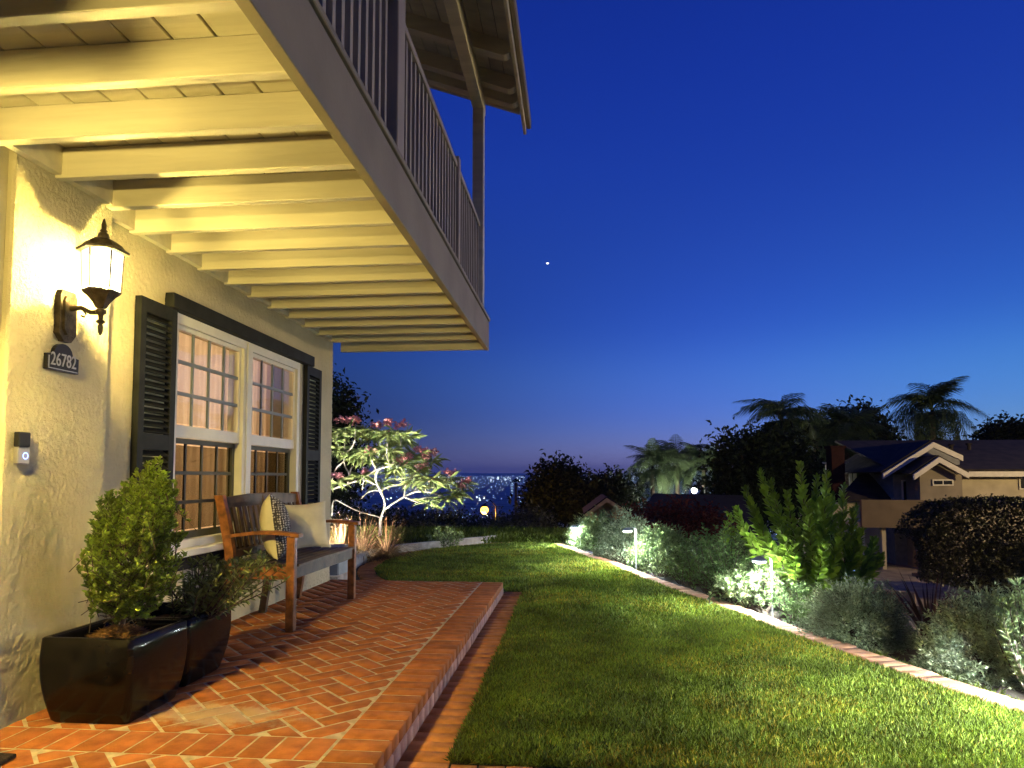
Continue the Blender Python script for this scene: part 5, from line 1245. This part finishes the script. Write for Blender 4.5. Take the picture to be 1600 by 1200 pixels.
k = rng.choice(n, 60); foliage('blossom', np.c_[X[k], Yh[k] - 0.08, Z[k]], rng.normal(size=(60, 3)), 0.07, 0.06, mat('pale_blossom', (0.6, 0.45, 0.3), 0.8, tint=True), hd_)
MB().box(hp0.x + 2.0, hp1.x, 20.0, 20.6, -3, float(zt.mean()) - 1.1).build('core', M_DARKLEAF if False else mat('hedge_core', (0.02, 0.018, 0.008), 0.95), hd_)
# driveway and walls
def strip_px(name, pts, z, m, label):
    P = [onz(x, y, z) for x, y in pts]; mm = MB(); mm.poly([tuple(p) for p in P], -0.1)
    return tag(mm.build(name, m), kind='structure', label=label)
M_DRIVE = mat('driveway_concrete', (0.26, 0.20, 0.14), 0.9, 0.2, 1.5, 0.2, 30)
dz = -2.35
strip_px('driveway', [(1345, 925), (1340, 900), (1370, 868), (1470, 868), (1660, 860), (1660, 960), (1480, 960), (1400, 948)], dz, M_DRIVE, 'dark paved driveway below the neighbouring house')
def wall_px(label, pts, h, Y0z, m):
    P = [onz(x, y, Y0z) for x, y in pts]; base = P[0]; t = thing('retaining_wall', label, 'wall', tuple(base), 'low walls by the driveway')
    mm = MB()
    for a, b in zip(P[:-1], P[1:]):
        d = (b - a).normalized(); nn_ = Vector((-d.y, d.x, 0)) * 0.15
        mm.prism([(a.x, a.y), (b.x, b.y), (b.x + nn_.x, b.y + nn_.y), (a.x + nn_.x, a.y + nn_.y)], 'z', Y0z - 0.3, Y0z + h)
    mm.build('body', m, t); return t
wall_px('low concrete wall by the foot of the driveway', [(1360, 945), (1430, 952)], 0.42, dz, mat('wall_tan', (0.40, 0.28, 0.16), 0.9, 0.15, 3))
wall_px('long low kerb wall rising along the driveway', [(1425, 905), (1510, 915), (1560, 922), (1680, 935)], 0.22, dz, mat('wall_tan2', (0.30, 0.2, 0.11), 0.9, 0.15, 3))
# dark house beyond the red bush
dh = thing('dark_house', 'dark low house roof with a small brown gable beyond the shrubs', 'house', B(2.5, 24))
Yd = 24
slab('roof', [ony(990, 832, Yd), ony(1190, 838, Yd), ony(1160, 776, Yd + 4), ony(1020, 773, Yd + 4)], 0.06, mat('dark_roof', (0.012, 0.011, 0.011), 0.9, 0.2, 4), dh)
MB().box(ony(1000, 830, Yd + .3).x, ony(1180, 830, Yd + .3).x, Yd + 0.4, Yd + 4, zb - 0.5, ony(1100, 834, Yd + .4).z).build('wall', MATS['dark_roof'], dh)
gA, gB, gC = xz(913, 804, Yd - 2), xz(948, 778, Yd - 2), xz(986, 802, Yd - 2)
MB().prism([(gA[0] + .2, zb - .5), (gC[0] - .2, zb - .5), (gC[0] - .2, gC[1]), (gB[0], gB[1] - .1), (gA[0] + .2, gA[1])], 'y', Yd - 1.8, Yd + 2).build('gable_wall', mat('brown_wall', (0.30, 0.19, 0.09), 0.9), dh)
for a_, b_ in ((gA, gB), (gB, gC)):
    MB().prism([a_, b_, (b_[0], b_[1] - 0.13), (a_[0], a_[1] - 0.13)], 'y', Yd - 2.1, Yd - 2).build('barge_board', mat('brown_trim', (0.42, 0.28, 0.15), 0.8), dh)
    MB().poly([(a_[0], Yd - 2.1, a_[1] + .005), (b_[0], Yd - 2.1, b_[1] + .005), (b_[0], Yd + 2, b_[1] + .005), (a_[0], Yd + 2, a_[1] + .005)], 0.04).build('roof', MATS['dark_roof'], dh)

# ================================================================== FAR LIGHTS
def street_lamp(label, px, py, Y, col, power, strength, r, hang=0.6, group=None, name='street_lamp', cat='street lamp'):
    h = ony(px, py, Y); g = gzb(h.x + hang, Y); t = thing(name, label, cat, (h.x + hang, Y, g), group)
    MB().tube([(h.x + hang, Y, g), (h.x + hang, Y, h.z + 0.2), (h.x + hang * 0.5, Y, h.z + r + 0.3), (h.x, Y, h.z + r + 0.1)], [0.05, 0.04, 0.035, 0.03], 8).build('pole', M_BLACK, t, True)
    MB().lathe([(0.05, h.z + r + 0.10), (0.16, h.z + r + 0.05), (0.2, h.z + r * 0.9)], h.x, Y, 14).build('hood', M_BLACK, t, True)
    MB().lathe([(max(0.01, r * math.sin(a_)), h.z - r * math.cos(a_)) for a_ in np.linspace(0, math.pi * 0.85, 9)], h.x, Y, 14).build('globe', emit(name + '_glow_%d' % px, col, strength), t, True)
    lamp('bulb', 'POINT', (h.x, Y, h.z - r - 0.15), power, col, t, 0.15)
    return t
street_lamp('glowing orange street lamp in front of the city lights', 757, 797, 34, C_ORANGE, P_SODIUM, 7, 0.2)
street_lamp('white floodlight shining among the low palms', 1085, 766, 41, (1, 0.97, 0.88), P_FLOOD, 25, 0.17, name='flood_light', cat='floodlight')
# the street lamp that lights the neighbour, beyond the right picture edge
sl = thing('street_lamp', 'tall street lamp by the driveway beyond the right picture edge', 'street lamp', (23, 15, -2.6))
MB().tube([(23, 15, -2.75), (23, 15, 3.2), (22.6, 15, 3.6), (22, 15, 3.6)], 0.06, 8).build('pole', M_STEEL, sl, True)
MB().lathe([(0.05, 3.62), (0.2, 3.55), (0.22, 3.48), (0.05, 3.42)], 22, 15, 14).build('head', emit('street_head', (1, 0.75, 0.4), 20), sl, True)
lamp('street_bulb', 'POINT', (22, 15, 3.3), P_STREET, (1, 0.74, 0.36), sl, 0.15)

# city lights in the valley
rc = np.random.default_rng(99)
def city(n, cols, smin, smax, name, label, dens):
    px = rc.uniform(480, 1330, n); 
    py = dens(n)
    P = []; S = []
    for x, y in zip(px, py):
        d = ray(x, y); hd_l = math.hypot(d.x, d.y)
        # march down the ray to the ground
        t = np.geomspace(700, 13500, 160); X = d.x * t; Y = d.y * t; Zr = CAMH + d.z * t; g = ground_z(X, Y)
        hit = np.where(Zr < g + 6)[0]
        if len(hit) == 0: continue
        tt = t[hit[0]]; P.append((d.x * tt, d.y * tt, CAMH + d.z * tt + 0.0006 * tt)); S.append(tt)
    P = np.array(P); S = np.array(S) * rc.uniform(smin, smax, len(P)) ** 1.0
    octv = np.array([(1, 0, 0), (-1, 0, 0), (0, 1, 0), (0, -1, 0), (0, 0, .6), (0, 0, -.6)]); octf = np.array([(0, 2, 4), (2, 1, 4), (1, 3, 4), (3, 0, 4), (2, 0, 5), (1, 2, 5), (3, 1, 5), (0, 3, 5)])
    V = (P[:, None, :] + octv[None] * S[:, None, None]).reshape(-1, 3); F = (octf[None] + np.arange(len(P))[:, None, None] * 6).reshape(-1, 3)
    o = mesh_part(name, V, F, cols); tag(o, label, 'city lights', kind='stuff')
def far_dens(n): return 744 + np.abs(rc.normal(0, 5, n)) + (rc.random(n) < 0.35) * rc.uniform(0, 22, n)
def near_dens(n): return 752 + 84 * rc.random(n) ** 1.3
def row_dens(n): return rc.choice([747, 751, 778, 781, 806], n, p=[.3, .3, .15, .15, .1]) + rc.normal(0, 1.0, n)
city(1500, emit('city_white', (0.62, 0.82, 1.0), 13.0), 0.00016, 0.00042, 'city_lights', 'band of pale blue city lights on the far valley floor', far_dens)
city(900, emit('city_blue', (0.35, 0.6, 1.0), 9), 0.00016, 0.0005, 'city_lights', 'scattered bluish city lights nearer in the valley', near_dens)
city(260, emit('city_warm', (1.0, 0.72, 0.4), 12.0), 0.00015, 0.0004, 'city_lights', 'scattered warm city lights in the valley', near_dens)
city(220, emit('city_bright', (0.8, 0.95, 1.0), 30.0), 0.0003, 0.0008, 'city_lights', 'rows of large bright city lights in the valley', row_dens)
# the bright point low in the sky
s = ony(855.5, 411.5, 9000)
V, F, k0 = [], [], 0
st = MB().lathe([(0.5, s.z - 9), (11, s.z - 3), (11, s.z + 3), (0.5, s.z + 9)], s.x, s.y, 8, sx=1.5).build('aeroplane_light', emit('aircraft', (1, 0.95, 0.8), 6))
tag(st, 'tiny bright aircraft light in the deep blue sky', 'aircraft light')

# ================================================================== HAZE over the valley
m_h = bpy.data.materials.new('haze_air'); m_h.use_nodes = True; hn = m_h.node_tree.nodes; hn.remove(hn['Principled BSDF'])
pv = hn.new('ShaderNodeVolumePrincipled'); pv.inputs['Color'].default_value = (0.86, 0.9, 1.0, 1); pv.inputs['Density'].default_value = 1.0e-4; pv.inputs['Anisotropy'].default_value = 0.0
m_h.node_tree.links.new(pv.outputs[0], hn['Material Output'].inputs['Volume'])
hz = MB().box(-16500, 16500, -16500, 16500, -84, 230).build('haze', m_h); tag(hz, 'thin blue evening haze over the valley', 'haze', kind='stuff')
